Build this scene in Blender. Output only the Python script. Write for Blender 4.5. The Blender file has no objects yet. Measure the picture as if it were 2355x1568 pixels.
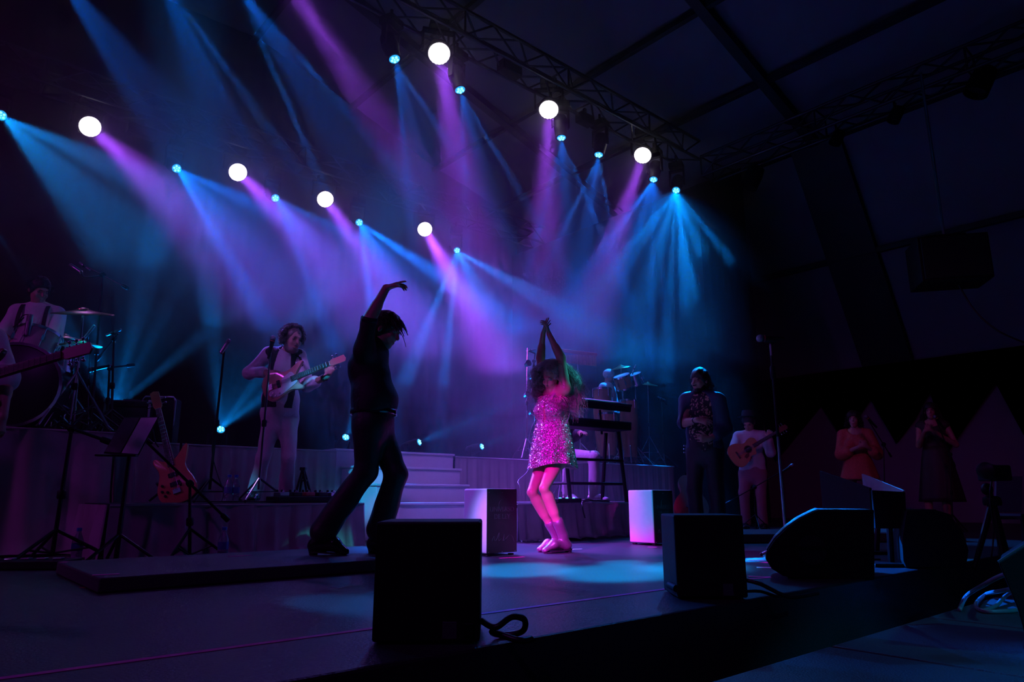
import bpy, math, random
import numpy as np
from mathutils import Vector, Matrix, noise as mnoise
random.seed(7); np.random.seed(7)
SC = bpy.context.scene
COL = bpy.context.collection
R = math.radians
# ---------------------------------------------------------------- camera
CAM_H, FPX, PITCH = 0.44, 1600.0, R(12.6)
cd = bpy.data.cameras.new('camera'); cam = bpy.data.objects.new('camera', cd); COL.objects.link(cam)
cam.location = (0, 0, CAM_H); cam.rotation_euler = (R(90) + PITCH, 0, 0)
cd.sensor_width = 36; cd.lens = FPX / 2355 * 36; cd.clip_start = .05; cd.clip_end = 200
SC.camera = cam
# ---------------------------------------------------------------- world, exposure
w = bpy.data.worlds.new('night'); SC.world = w; w.use_nodes = True
w.node_tree.nodes['Background'].inputs[0].default_value = (.10, .045, .42, 1)
w.node_tree.nodes['Background'].inputs[1].default_value = .0045
vs_ = SC.view_settings
vs_.view_transform = 'Standard'; vs_.look = 'None'; vs_.exposure = 0; vs_.gamma = 1; vs_.use_curve_mapping = False
SC.cycles.max_bounces = 4; SC.cycles.diffuse_bounces = 2; SC.cycles.glossy_bounces = 2
SC.cycles.transmission_bounces = 4; SC.cycles.transparent_max_bounces = 6; SC.cycles.volume_bounces = 0
SC.cycles.sample_clamp_indirect = 4; SC.cycles.adaptive_threshold = .055; SC.cycles.adaptive_min_samples = 20
# the stage runs along U (stage left to right, away from the camera) and V (towards the back)
U = Vector((.755, .656, 0)); V = Vector((-.656, .755, 0)); ANG = math.atan2(.656, .755)
def ray(px, py):
    x = (px - 1177.5) / FPX; y = (784 - py) / FPX
    f = math.cos(PITCH) - y * math.sin(PITCH); z = math.sin(PITCH) + y * math.cos(PITCH)
    return Vector((x / f, 1, z / f))
def at(px, py, y):            # point seen there at ground distance y
    return Vector((0, 0, CAM_H)) + ray(px, py) * y
def onz(px, py, z):
    r = ray(px, py); return Vector((0, 0, CAM_H)) + r * ((z - CAM_H) / r.z)
def onv(px, py, v):
    r = ray(px, py); return Vector((0, 0, CAM_H)) + r * (v / (r.x * V.x + r.y * V.y))
def onu(px, py, u):
    r = ray(px, py); return Vector((0, 0, CAM_H)) + r * (u / (r.x * U.x + r.y * U.y))
def uv(u, v, z=0): return U * u + V * v + Vector((0, 0, z))
# ---------------------------------------------------------------- stage lights out of the frame
def spot(name, loc, target, power, color, size, blend=.3, soft=.05, beams=None, base=0.0):
    """a stage spot; beams = [(target point, half angle, soft half angle, strength)] is its gobo"""
    l = bpy.data.lights.new(name, 'SPOT'); o = bpy.data.objects.new(name, l); COL.objects.link(o)
    loc = Vector(loc); d = (Vector(target) - loc).normalized()
    o.location = loc; o.rotation_euler = d.to_track_quat('-Z', 'Y').to_euler()
    l.energy = power; l.color = color; l.spot_size = R(size); l.spot_blend = blend; l.shadow_soft_size = soft
    if beams:
        l.use_nodes = True; nt = l.node_tree; em = nt.nodes['Emission']
        g = nt.nodes.new('ShaderNodeNewGeometry'); acc = None
        for (t, a, s, k) in beams:
            bd = (Vector(t) - loc).normalized()
            dp = nt.nodes.new('ShaderNodeVectorMath'); dp.operation = 'DOT_PRODUCT'
            nt.links.new(g.outputs['Incoming'], dp.inputs[0]); dp.inputs[1].default_value = bd
            mr = nt.nodes.new('ShaderNodeMapRange'); mr.interpolation_type = 'SMOOTHSTEP'
            mr.inputs['From Min'].default_value = math.cos(R(a + s)); mr.inputs['From Max'].default_value = math.cos(R(max(a - s, 0)))
            mr.inputs['To Min'].default_value = 0; mr.inputs['To Max'].default_value = k
            nt.links.new(dp.outputs['Value'], mr.inputs['Value'])
            ad = nt.nodes.new('ShaderNodeMath'); ad.operation = 'ADD'
            if acc is None: ad.inputs[0].default_value = base
            else: nt.links.new(acc, ad.inputs[0])
            nt.links.new(mr.outputs[0], ad.inputs[1]); acc = ad.outputs[0]
        nt.links.new(acc, em.inputs['Strength'])
    return o
PINK = (.80, .0, .95); PURPLE = (.36, .06, 1.0); BLUE = (.0, .145, 1.0); CYAN = (.0, .42, .85); TEAL = (.03, .62, .72)
FRONT_LIGHTS = True
# front-of-house and side lamps: pink key and cyan profiles, weak purple washes over the deck
KEY = Vector((-3.4, -1.4, 3.8))
spot('key_spot', KEY, (.38, 5.8, .7), 6000, PINK, 24, .2, .05, [((.36, 5.75, z), 1.7, .5, k) for z, k in ((.05, .6), (.42, .62), (.80, .42), (1.12, .42))] + [((.62, 5.75, 0), 3.0, 1.0, .75), ((.15, 5.9, 0), 1.5, .6, .6), ((1.28, 6.55, .05), 1.0, .6, .12), ((1.8, 4.5, 0), 1.8, .9, .5)])
spot('cyan_profile', (-1.8, -1.2, 6.2), (.55, 5.0, .0), 70000, (.0, .36, .95), 26, .4, .05, [((.05, 4.5, 0), 2.0, .6, .7), ((.62, 4.32, 0), 2.2, .7, .8), ((1.15, 4.62, 0), 1.9, .6, .7), ((.75, 4.95, 0), .9, .3, .6), ((-.17, 5.44, .28), 1.2, .4, .06), ((1.22, 6.72, .38), 1.3, .5, .05), ((.8, 5.3, 0), 5.0, .8, .02)])
spot('cyan_profile', (6.6, 6.3, 6.2), (.42, 5.95, 1.2), 6000, TEAL, 15, .3, .05, [((.50, 6.0, 1.52), 1.1, .4, 1.1), ((.42, 5.95, .8), 1.4, .6, .25)])
spot('cyan_profile', (-2.6, -1.2, 5.2), (-1.65, 7.2, .45), 4500, CYAN, 16, .3, .05, [((-1.55, 7.3, .6), 1.8, .5, 1.0), ((-2.42, 6.4, .55), .7, .3, .35)])
spot('purple_wash', (-2.5, -2.5, 6.0), (-.8, 4.6, 0), 110, (.50, .05, 1.0), 75, .8, .3)
spot('purple_wash', (-8.5, 1.0, 5.0), (-2.6, 6.6, .9), 260, (.62, .06, .90), 60, .8, .3)
spot('violet_wash', (-3.2, .5, 6.5), (-.75, 7.6, .75), 2000, (.40, .16, 1.0), 15, .8, .3)
spot('blue_side_wash', (5.6, .6, 3.6), (2.9, 2.6, -.1), 320, CYAN, 26, .35, .1)
spot('rose_side_wash', (2.0, 0.0, 5.0), (4.9, 9.6, 1.1), 95, (.9, .05, .55), 34, .8, .3)
# ---------------------------------------------------------------- materials
MATS = {}
def mat(name, col, rough=.6, metal=0, var=.12, scale=20, bump=0, bscale=60, emit=None, estr=0, coat=0, trans=0, spec=.5, sheen=0):
    if name in MATS: return MATS[name]
    m = bpy.data.materials.new(name); m.use_nodes = True; nt = m.node_tree; b = nt.nodes['Principled BSDF']
    b.inputs['Roughness'].default_value = rough; b.inputs['Metallic'].default_value = metal
    b.inputs['Coat Weight'].default_value = coat; b.inputs['Transmission Weight'].default_value = trans
    b.inputs['Specular IOR Level'].default_value = spec; b.inputs['Sheen Weight'].default_value = sheen
    tc = nt.nodes.new('ShaderNodeTexCoord')
    if var:
        n = nt.nodes.new('ShaderNodeTexNoise'); n.inputs['Scale'].default_value = scale; n.inputs['Detail'].default_value = 4
        nt.links.new(tc.outputs['Object'], n.inputs['Vector'])
        mx = nt.nodes.new('ShaderNodeMix'); mx.data_type = 'RGBA'
        mx.inputs[6].default_value = tuple(c * (1 - var) for c in col) + (1,); mx.inputs[7].default_value = tuple(min(1, c * (1 + var)) for c in col) + (1,)
        nt.links.new(n.outputs['Fac'], mx.inputs[0]); nt.links.new(mx.outputs[2], b.inputs['Base Color'])
    else: b.inputs['Base Color'].default_value = tuple(col) + (1,)
    if bump:
        n2 = nt.nodes.new('ShaderNodeTexNoise'); n2.inputs['Scale'].default_value = bscale; n2.inputs['Detail'].default_value = 3
        nt.links.new(tc.outputs['Object'], n2.inputs['Vector'])
        bp = nt.nodes.new('ShaderNodeBump'); bp.inputs['Strength'].default_value = bump; bp.inputs['Distance'].default_value = .01
        nt.links.new(n2.outputs['Fac'], bp.inputs['Height']); nt.links.new(bp.outputs[0], b.inputs['Normal'])
    if emit:
        b.inputs['Emission Color'].default_value = tuple(emit) + (1,); b.inputs['Emission Strength'].default_value = estr
        m.cycles.emission_sampling = 'NONE'
    MATS[name] = m; return m
BLACKP = mat('black_paint', (.008, .008, .009), .6, spec=.3, bump=.1)
BLACKM = mat('black_metal', (.02, .02, .022), .38, .6)
CHROME = mat('chrome', (.75, .75, .78), .16, 1, var=.05)
STEEL = mat('brushed_steel', (.42, .42, .45), .32, 1)
ALU = mat('truss_aluminium', (.10, .10, .11), .45, .9)
FLOORM = mat('stage_floor', (.037, .035, .039), .42, var=.35, scale=3, bump=.25, bscale=90)
MATM = mat('stage_mat', (.06, .058, .064), .55, var=.2, scale=6, bump=.3, bscale=140)
CLOTH = mat('riser_skirt', (.40, .37, .36), .85, var=.12, scale=8, bump=.25, bscale=220, sheen=.2)
BLACKC = mat('black_drape', (.0006, .0006, .0007), .95, spec=0, var=.2, scale=5, bump=.2)
ROOFM = mat('tent_membrane', (.34, .34, .38), .8, var=.1, scale=1.2)
TENTW = mat('tent_wall', (.30, .29, .33), .85, var=.12, scale=1.5, bump=.2, bscale=20)
BEAMM = mat('tent_beam', (.06, .06, .065), .6, .2)
WHITEP = mat('white_paint', (.72, .70, .70), .5, var=.06, bump=.06)
RUBBER = mat('black_rubber', (.014, .014, .015), .6)
CABLE = mat('black_cable', (.02, .02, .022), .35)
GREYC = mat('grey_cable', (.25, .26, .28), .3)
TAPE = mat('pink_tape', (.85, .08, .45), .6, var=.1)
WTAPE = mat('white_tape', (.75, .75, .78), .6, var=.08)
OTAPE = mat('orange_tape', (.9, .2, .08), .6, var=.1)
SKIN = mat('skin', (.52, .30, .22), .48, var=.08, scale=30, spec=.4)
SKINW = mat('skin_dancer', (.55, .31, .22), .38, var=.06, scale=30, spec=.5)
WSHIRT = mat('white_shirt', (.72, .70, .70), .8, var=.06, scale=14, bump=.35, bscale=45, sheen=.2)
WTROU = mat('white_trousers', (.62, .58, .57), .82, var=.07, scale=10, bump=.35, bscale=40, sheen=.2)
BSHIRT = mat('black_shirt', (.012, .012, .014), .7, bump=.3, bscale=40)
BTROU = mat('black_trousers', (.013, .013, .015), .55, bump=.3, bscale=36, sheen=.1)
VEST = mat('dark_vest', (.02, .018, .024), .7, bump=.4, bscale=80)
LEATHER = mat('black_leather', (.012, .012, .013), .16, coat=.6)
HAIRD = mat('dark_hair', (.03, .02, .018), .45, bump=.5, bscale=130)
HAIRG = mat('grey_brown_hair', (.22, .17, .14), .5, bump=.4, bscale=130)
HAIRC = mat('curly_brown_hair', (.36, .28, .25), .42, var=.3, scale=25)
EYEM = mat('eye', (.25, .22, .2), .15, var=.3, scale=90)
LIPM = mat('lip', (.38, .10, .10), .4)
PAPER = mat('paper', (.78, .77, .78), .8, var=.05)
WATER = mat('bottle_plastic', (.72, .80, .92), .12, var=.02, trans=.75)
CAPB = mat('bottle_cap', (.05, .16, .6), .5)
BRASS = mat('cymbal_brass', (.50, .38, .16), .32, 1, var=.2, scale=30)
DRUMW = mat('drum_shell', (.52, .46, .44), .3, var=.1, coat=.5)
DRUMH = mat('drum_head', (.70, .69, .68), .6, var=.05)
WOODC = mat('conga_wood', (.50, .20, .10), .35, var=.25, scale=9, coat=.5)
GWOOD = mat('guitar_spruce', (.62, .33, .13), .3, var=.15, scale=12, coat=.6)
GDARK = mat('guitar_mahogany', (.16, .05, .03), .3, var=.2, scale=12, coat=.6)
FRETW = mat('fretboard', (.05, .028, .02), .5, var=.2)
BASSB = mat('bass_sunburst', (.70, .26, .12), .22, var=.3, scale=6, coat=.8)
BASSP = mat('bass_peach', (.55, .24, .19), .25, var=.12, scale=6, coat=.7)
PICKG = mat('pickguard', (.62, .56, .60), .35, var=.25, scale=60)
GRILLE = mat('speaker_grille', (.016, .016, .018), .75, bump=.6, bscale=400)
LED = mat('led_cool', (.1, .4, .9), .5, var=0, emit=(.1, .55, 1), estr=2.2)
# ---------------------------------------------------------------- mesh builder
class MB:
    def __init__(s): s.v = []; s.f = []
    def add(s, vs, fs):
        n = len(s.v); s.v += [Vector(p) for p in vs]; s.f += [tuple(i + n for i in f) for f in fs]; return s
    def box(s, c, size, M=None):
        c = Vector(c); a, b, d = (k / 2 for k in size)
        P = [Vector((x, y, z)) for x in (-a, a) for y in (-b, b) for z in (-d, d)]
        if M is not None: P = [M @ p for p in P]
        return s.add([c + p for p in P], [(0, 1, 3, 2), (4, 6, 7, 5), (0, 4, 5, 1), (2, 3, 7, 6), (0, 2, 6, 4), (1, 5, 7, 3)])
    def rings(s, rs, cap=True, closed=False):
        n = len(rs[0]); base = len(s.v)
        for r in rs: s.v += [Vector(p) for p in r]
        m = len(rs)
        for i in range(m if closed else m - 1):
            for j in range(n):
                a = base + i * n + j; b = base + i * n + (j + 1) % n; k = ((i + 1) % m) * n + base
                s.f.append((a, b, k + (j + 1) % n, k + j))
        if cap and not closed:
            s.f.append(tuple(base + j for j in reversed(range(n)))); s.f.append(tuple(base + (m - 1) * n + j for j in range(n)))
        return s
    def tube(s, pts, r, n=8, cap=True):
        pts = [Vector(p) for p in pts]; rs = []; N = None
        for i, p in enumerate(pts):
            t = (pts[min(i + 1, len(pts) - 1)] - pts[max(i - 1, 0)])
            t = t.normalized() if t.length > 1e-9 else Vector((0, 0, 1))
            if N is None:
                N = t.cross(Vector((0, 0, 1)) if abs(t.z) < .9 else Vector((1, 0, 0))).normalized()
            else:
                N = (N - t * N.dot(t)); N = N.normalized() if N.length > 1e-6 else t.orthogonal().normalized()
            B = t.cross(N); rr = r[i] if isinstance(r, (list, tuple)) else r
            rs.append([p + (N * math.cos(2 * math.pi * k / n) + B * math.sin(2 * math.pi * k / n)) * rr for k in range(n)])
        return s.rings(rs, cap)
    def cyl(s, a, b, r0, r1=None, n=14): return s.tube([a, b], [r0, r0 if r1 is None else r1], n)
    def lathe(s, prof, o=(0, 0, 0), axis=(0, 0, 1), n=24, cap=True):
        o = Vector(o); w = Vector(axis).normalized(); x = w.orthogonal().normalized(); y = w.cross(x)
        return s.rings([[o + w * h + (x * math.cos(2 * math.pi * k / n) + y * math.sin(2 * math.pi * k / n)) * max(r, 1e-4) for k in range(n)] for r, h in prof], cap)
    def prism(s, poly, o, X, Y, depth, bevel=0):
        """2-D outline in the frame (o, X, Y), extruded along X x Y by depth"""
        o, X, Y = Vector(o), Vector(X).normalized(), Vector(Y).normalized(); Z = X.cross(Y).normalized()
        P = [Vector(p) for p in poly]
        cx = sum(p.x for p in P) / len(P); cy = sum(p.y for p in P) / len(P)
        def ring(z, k): return [o + X * (p.x + (cx - p.x) * k) + Y * (p.y + (cy - p.y) * k) + Z * z for p in P]
        if bevel:
            return s.rings([ring(0, bevel), ring(depth * .2, 0), ring(depth * .8, 0), ring(depth, bevel)])
        return s.rings([ring(0, 0), ring(depth, 0)])
    def ball(s, c, r, n=12, m=7, M=None):
        rr = (r, r, r) if isinstance(r, (int, float)) else r; c = Vector(c); rs = []
        for i in range(m + 1):
            a = -math.pi / 2 + math.pi * i / m; q = []
            for k in range(n):
                p = Vector((math.cos(a) * math.cos(2 * math.pi * k / n) * rr[0], math.cos(a) * math.sin(2 * math.pi * k / n) * rr[1], math.sin(a) * rr[2]))
                q.append(c + (M @ p if M is not None else p))
            rs.append(q)
        return s.rings(rs)
    def build(s, name, m, parent=None, smooth=False, bevel=0, solid=0, world=True, sub=0):
        me = bpy.data.meshes.new(name); vs = s.v
        if parent is not None and world:
            Mi = wmat(parent).inverted(); vs = [Mi @ p for p in vs]
        me.from_pydata([tuple(p) for p in vs], [], s.f); me.validate()
        o = bpy.data.objects.new(name, me); COL.objects.link(o); me.materials.append(m)
        if parent is not None: o.parent = parent
        if smooth:
            me.polygons.foreach_set('use_smooth', [True] * len(me.polygons))
            if smooth != 2:
                try: me.set_sharp_from_angle(angle=R(38))
                except Exception: pass
        if solid:
            md = o.modifiers.new('thickness', 'SOLIDIFY'); md.thickness = solid; md.offset = 0
        if bevel:
            md = o.modifiers.new('bevel', 'BEVEL'); md.width = bevel; md.segments = 2; md.limit_method = 'ANGLE'
        if sub:
            md = o.modifiers.new('subd', 'SUBSURF'); md.levels = sub; md.render_levels = sub
        return o
WM = {}
def wmat(o):
    M = WM.get(o.name, Matrix())
    return wmat(o.parent) @ M if o.parent is not None and o.parent.name in WM and o.name in WM else (M if o.name in WM else (wmat(o.parent) if o.parent is not None else M))
def tag(o, label, cat, group=None, kind=None):
    if label: o['label'] = label
    if cat: o['category'] = cat
    if group: o['group'] = group
    if kind: o['kind'] = kind
    return o
def thing(name, label, cat, loc=(0, 0, 0), rz=0, group=None):
    o = bpy.data.objects.new(name, None); COL.objects.link(o); o.empty_display_size = .1
    o.location = loc; o.rotation_euler = (0, 0, rz)
    WM[o.name] = Matrix.Translation(Vector(loc)) @ Matrix.Rotation(rz, 4, 'Z')
    return tag(o, label, cat, group)
def struct(o): o['kind'] = 'structure'; return o
def frame(z, x=None):
    """3x3 whose third column is z"""
    z = Vector(z).normalized(); x = Vector(x) if x is not None else z.orthogonal()
    x = (x - z * x.dot(z)).normalized(); y = z.cross(x)
    return Matrix((x, y, z)).transposed()
def bez(pts, n=10):
    """smooth curve through the points (Catmull-Rom)"""
    P = [Vector(p) for p in pts]; P = [P[0]] + P + [P[-1]]; out = []
    for i in range(1, len(P) - 2):
        for k in range(n):
            t = k / n; a, b, c, d = P[i - 1], P[i], P[i + 1], P[i + 2]
            out.append(.5 * ((2 * b) + (c - a) * t + (2 * a - 5 * b + 4 * c - d) * t * t + (3 * b - 3 * c + d - a) * t ** 3))
    return out + [P[-2]]
def npmesh(name, verts, faces, m, parent=None, smooth=True, world=True):
    me = bpy.data.meshes.new(name); verts = np.asarray(verts, dtype=np.float32); faces = np.asarray(faces, dtype=np.int32)
    if parent is not None and world:
        Mi = np.array(wmat(parent).inverted()); verts = verts @ Mi[:3, :3].T.astype(np.float32) + Mi[:3, 3].astype(np.float32)
    k = faces.shape[1]
    me.vertices.add(len(verts)); me.vertices.foreach_set('co', verts.ravel().astype(np.float32))
    me.loops.add(faces.size); me.loops.foreach_set('vertex_index', faces.ravel())
    me.polygons.add(len(faces)); me.polygons.foreach_set('loop_start', np.arange(0, faces.size, k, dtype=np.int32))
    me.polygons.foreach_set('use_smooth', np.full(len(faces), smooth))
    me.update(calc_edges=True); me.validate()
    o = bpy.data.objects.new(name, me); COL.objects.link(o); me.materials.append(m)
    if parent is not None: o.parent = parent
    return o
# ---------------------------------------------------------------- pleated cloth
def drape(a, b, z0, z1, normal, pitch=.22, amp=.03, flare=0.0, seed=0, nz=14, puddle=0.0, top=.35):
    """hanging cloth from a to b (ground points), returns verts and quads"""
    rs = np.random.RandomState(seed); a, b, nrm = np.array(a)[:2], np.array(b)[:2], np.array(normal)[:2]
    L = np.linalg.norm(b - a); n = max(8, int(L / pitch * 10)); s = np.linspace(0, 1, n)
    ph = np.cumsum(rs.uniform(.6, 1.4, n)) ; ph = ph / ph[-1] * (L / pitch) * 2 * np.pi
    w = np.sin(ph) * .7 + .3 * np.sin(2.3 * ph + 1) + .25 * np.sin(.37 * ph + rs.rand() * 6)
    ampv = rs.uniform(.5, 1.3, n); ampv = np.convolve(ampv, np.ones(9) / 9, 'same')
    vs = []
    for k in range(nz + 1):
        t = k / nz; z = z1 + (z0 - z1) * t
        off = amp * w * ampv * (top + (1 - top) * min(1, t * 1.6)) + flare * t ** 2
        drift = .05 * t * np.sin(s * 9 + seed) * amp * 8
        zz = np.full(n, z)
        if k == nz: zz = zz + np.abs(.02 * np.sin(s * 23 + seed)) * (1 if puddle else 0)
        p = a[None] + (b - a)[None] * s[:, None] + nrm[None] * (off + (puddle * max(0, t - .93) * 12))[:, None] + (b - a)[None] / L * drift[:, None]
        vs.append(np.column_stack([p, zz]))
    vs = np.concatenate(vs); i = np.arange(nz)[:, None] * n + np.arange(n - 1)[None]
    return vs, np.stack([i, i + 1, i + 1 + n, i + n], -1).reshape(-1, 4)
# ---------------------------------------------------------------- smooth bodies: blended distance fields turned into one mesh
def P3(p): return np.array(p, dtype=np.float32)
def nets(d, lo, h):
    s = d < 0
    c = [s[i:s.shape[0] - 1 + i, j:s.shape[1] - 1 + j, k:s.shape[2] - 1 + k] for i in (0, 1) for j in (0, 1) for k in (0, 1)]
    cnt = sum(x.astype(np.int8) for x in c); act = (cnt > 0) & (cnt < 8)
    ci, cj, ck = np.nonzero(act); idx = np.full(act.shape, -1, dtype=np.int32); idx[ci, cj, ck] = np.arange(len(ci))
    off = [(i, j, k) for i in (0, 1) for j in (0, 1) for k in (0, 1)]
    val = [d[ci + o[0], cj + o[1], ck + o[2]] for o in off]
    pos = np.zeros((len(ci), 3), np.float32); num = np.zeros(len(ci), np.float32)
    for a in range(8):
        for b in range(a + 1, 8):
            if sum(abs(off[a][q] - off[b][q]) for q in range(3)) != 1: continue
            m = (val[a] < 0) != (val[b] < 0); t = np.where(m, val[a] / np.where(m, val[a] - val[b], 1), 0)
            e = P3(off[a])[None] + t[:, None] * (P3(off[b]) - P3(off[a]))[None]
            pos += e * m[:, None]; num += m
    pos = P3(lo)[None] + h * (np.column_stack([ci, cj, ck]) + pos / num[:, None])
    F = []
    for ax in range(3):
        sl0 = [slice(None)] * 3; sl1 = [slice(None)] * 3; sl0[ax] = slice(0, -1); sl1[ax] = slice(1, None)
        ch = s[tuple(sl0)] != s[tuple(sl1)]
        q = [slice(1, -1)] * 3; q[ax] = slice(None); ch2 = np.zeros_like(ch); ch2[tuple(q)] = ch[tuple(q)]
        e = np.nonzero(ch2); b, c_ = [(1, 2), (2, 0), (0, 1)][ax]
        def cell(db, dc):
            k = [e[0].copy(), e[1].copy(), e[2].copy()]; k[b] = k[b] - db; k[c_] = k[c_] - dc; return idx[k[0], k[1], k[2]]
        f = np.column_stack([cell(1, 1), cell(0, 1), cell(0, 0), cell(1, 0)])
        fl = s[tuple(sl0)][e]; f[~fl] = f[~fl][:, ::-1]; F.append(f)
    F = np.concatenate(F); F = F[(F >= 0).all(1)]
    return pos, F
def prim_box(p):
    t = p[0]
    if t == 'c': r = max(p[3], p[4]); return np.minimum(P3(p[1]), P3(p[2])) - r, np.maximum(P3(p[1]), P3(p[2])) + r
    if t == 't': r = max(p[3] + p[4]); return np.minimum(P3(p[1]), P3(p[2])) - r, np.maximum(P3(p[1]), P3(p[2])) + r
    if t in 'ex': r = max(p[2]); return P3(p[1]) - r, P3(p[1]) + r
def field_mesh(prims, h=.009, wrinkle=0, wfreq=22, seed=0, smooth=1):
    adds = [p for p in prims if p[0] in 'cte']
    lo = np.min([prim_box(p)[0] for p in adds], 0) - 3 * h; hi = np.max([prim_box(p)[1] for p in adds], 0) + 3 * h
    n = np.ceil((hi - lo) / h).astype(int) + 1
    D = np.full(n, 1.0, np.float32); ax = [lo[i] + h * np.arange(n[i], dtype=np.float32) for i in range(3)]
    for p in prims:
        if p[0] == 'p':
            pt, nn = P3(p[1]), P3(Vector(p[2]).normalized())
            D = np.maximum(D, (ax[0][:, None, None] - pt[0]) * nn[0] + (ax[1][None, :, None] - pt[1]) * nn[1] + (ax[2][None, None, :] - pt[2]) * nn[2]); continue
        k = p[-1]; l, hh = prim_box(p); l = l - k - 3 * h; hh = hh + k + 3 * h
        i0 = np.maximum(0, ((l - lo) / h).astype(int)); i1 = np.minimum(n, ((hh - lo) / h).astype(int) + 2)
        if (i1 <= i0).any(): continue
        X = ax[0][i0[0]:i1[0]][:, None, None]; Y = ax[1][i0[1]:i1[1]][None, :, None]; Z = ax[2][i0[2]:i1[2]][None, None, :]
        if p[0] in 'ct':
            a, b = P3(p[1]), P3(p[2]); ab = b - a; L2 = float(ab @ ab) + 1e-12
            t = np.clip(((X - a[0]) * ab[0] + (Y - a[1]) * ab[1] + (Z - a[2]) * ab[2]) / L2, 0, 1)
            dx, dy, dz = X - a[0] - t * ab[0], Y - a[1] - t * ab[1], Z - a[2] - t * ab[2]
            if p[0] == 'c': d = np.sqrt(dx * dx + dy * dy + dz * dz) - (p[3] + (p[4] - p[3]) * t)
            else:
                w = ab / math.sqrt(L2); x = P3(p[5]); x = x - w * (x @ w); x /= np.linalg.norm(x); y = np.cross(w, x)
                rx = p[3][0] + (p[4][0] - p[3][0]) * t; ry = p[3][1] + (p[4][1] - p[3][1]) * t
                lx = dx * x[0] + dy * x[1] + dz * x[2]; ly = dx * y[0] + dy * y[1] + dz * y[2]; lz = dx * w[0] + dy * w[1] + dz * w[2]
                mr = np.minimum(rx, ry); d = (np.sqrt((lx / rx) ** 2 + (ly / ry) ** 2 + (lz / mr) ** 2) - 1) * mr
        else:
            c = P3(p[1]); r = p[2]; M = np.array(p[3], dtype=np.float32) if p[3] is not None else np.eye(3, dtype=np.float32)
            dx, dy, dz = X - c[0], Y - c[1], Z - c[2]
            q = [dx * M[0, i] + dy * M[1, i] + dz * M[2, i] for i in range(3)]
            k0 = np.sqrt(sum((q[i] / r[i]) ** 2 for i in range(3))); k1 = np.sqrt(sum((q[i] / r[i] ** 2) ** 2 for i in range(3))) + 1e-6
            d = k0 * (k0 - 1) / k1
        S = (slice(i0[0], i1[0]), slice(i0[1], i1[1]), slice(i0[2], i1[2])); cur = D[S]
        if p[0] == 'x':
            d = -d; hk = np.clip(.5 - .5 * (cur - d) / k, 0, 1); D[S] = cur * (1 - hk) + d * hk + k * hk * (1 - hk)
        else:
            hk = np.clip(.5 + .5 * (cur - d) / k, 0, 1); D[S] = cur * (1 - hk) + d * hk - k * hk * (1 - hk)
    v, f = nets(D, lo, h)
    for _ in range(smooth):
        acc = np.zeros_like(v); cnt = np.zeros(len(v), np.float32)
        for q in range(4):
            np.add.at(acc, f[:, q], v[f[:, (q + 1) % 4]]); np.add.at(cnt, f[:, q], 1)
        v = v * .5 + .5 * acc / np.maximum(cnt, 1)[:, None]
    if wrinkle:
        rs = np.random.RandomState(seed); n_ = np.zeros_like(v)
        fn = np.cross(v[f[:, 2]] - v[f[:, 0]], v[f[:, 3]] - v[f[:, 1]])
        for q in range(4): np.add.at(n_, f[:, q], fn)
        n_ /= np.linalg.norm(n_, axis=1)[:, None] + 1e-9; w = 0
        for q in range(7):
            kd = rs.normal(size=3); kd[2] *= .8; kd *= wfreq * rs.uniform(.5, 1.8) / np.linalg.norm(kd)
            w = w + np.sin(v @ kd.astype(np.float32) + rs.rand() * 6 + 1.5 * np.sin(v @ (kd[[1, 2, 0]] * .5).astype(np.float32)))
        v = v + n_ * (w / 4 * wrinkle)[:, None].astype(np.float32)
    return v, f
def nrm(v): return Vector(v).normalized()
# ---------------------------------------------------------------- people
def head_prims(c, f, u, s=1.0, female=False, beard=False):
    f = nrm(f); u = nrm(Vector(u) - f * Vector(u).dot(f)); r = f.cross(u); c = Vector(c)
    M = Matrix((r, f, u)).transposed()
    q = lambda x, y, z: c + (r * x + f * y + u * z) * s
    e = lambda p, rr, k=.015: ('e', q(*p), tuple(a * s for a in rr), M, k)
    j = .9 if female else 1
    P = [e((0, -.012, .035), (.074, .094, .088)), e((0, .022, -.035), (.060 * j, .070, .082)), e((0, .058, -.098), (.030 * j, .026, .022), .025),
         ('c', q(0, .092, .012), q(0, .110, -.030), .008 * s, .0125 * s, .012), e((0, .088, .022), (.048, .012, .010), .02),
         e((.034, .072, -.028), (.022, .016, .016), .02), e((-.034, .072, -.028), (.022, .016, .016), .02),
         e((0, .086, -.062), (.024, .012, .0065), .006), e((0, .084, -.073), (.021, .012, .007), .006)]
    for sx in (-1, 1):
        P += [e((sx * .075, -.008, -.008), (.010, .018, .030), .008), ('x', q(sx * .033, .098, .004), (.017 * s, .017 * s, .010 * s), M, .012)]
    P.append(('x', q(0, .103, -.0675), (.020 * s, .012 * s, .0022 * s), M, .004))
    return P
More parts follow.
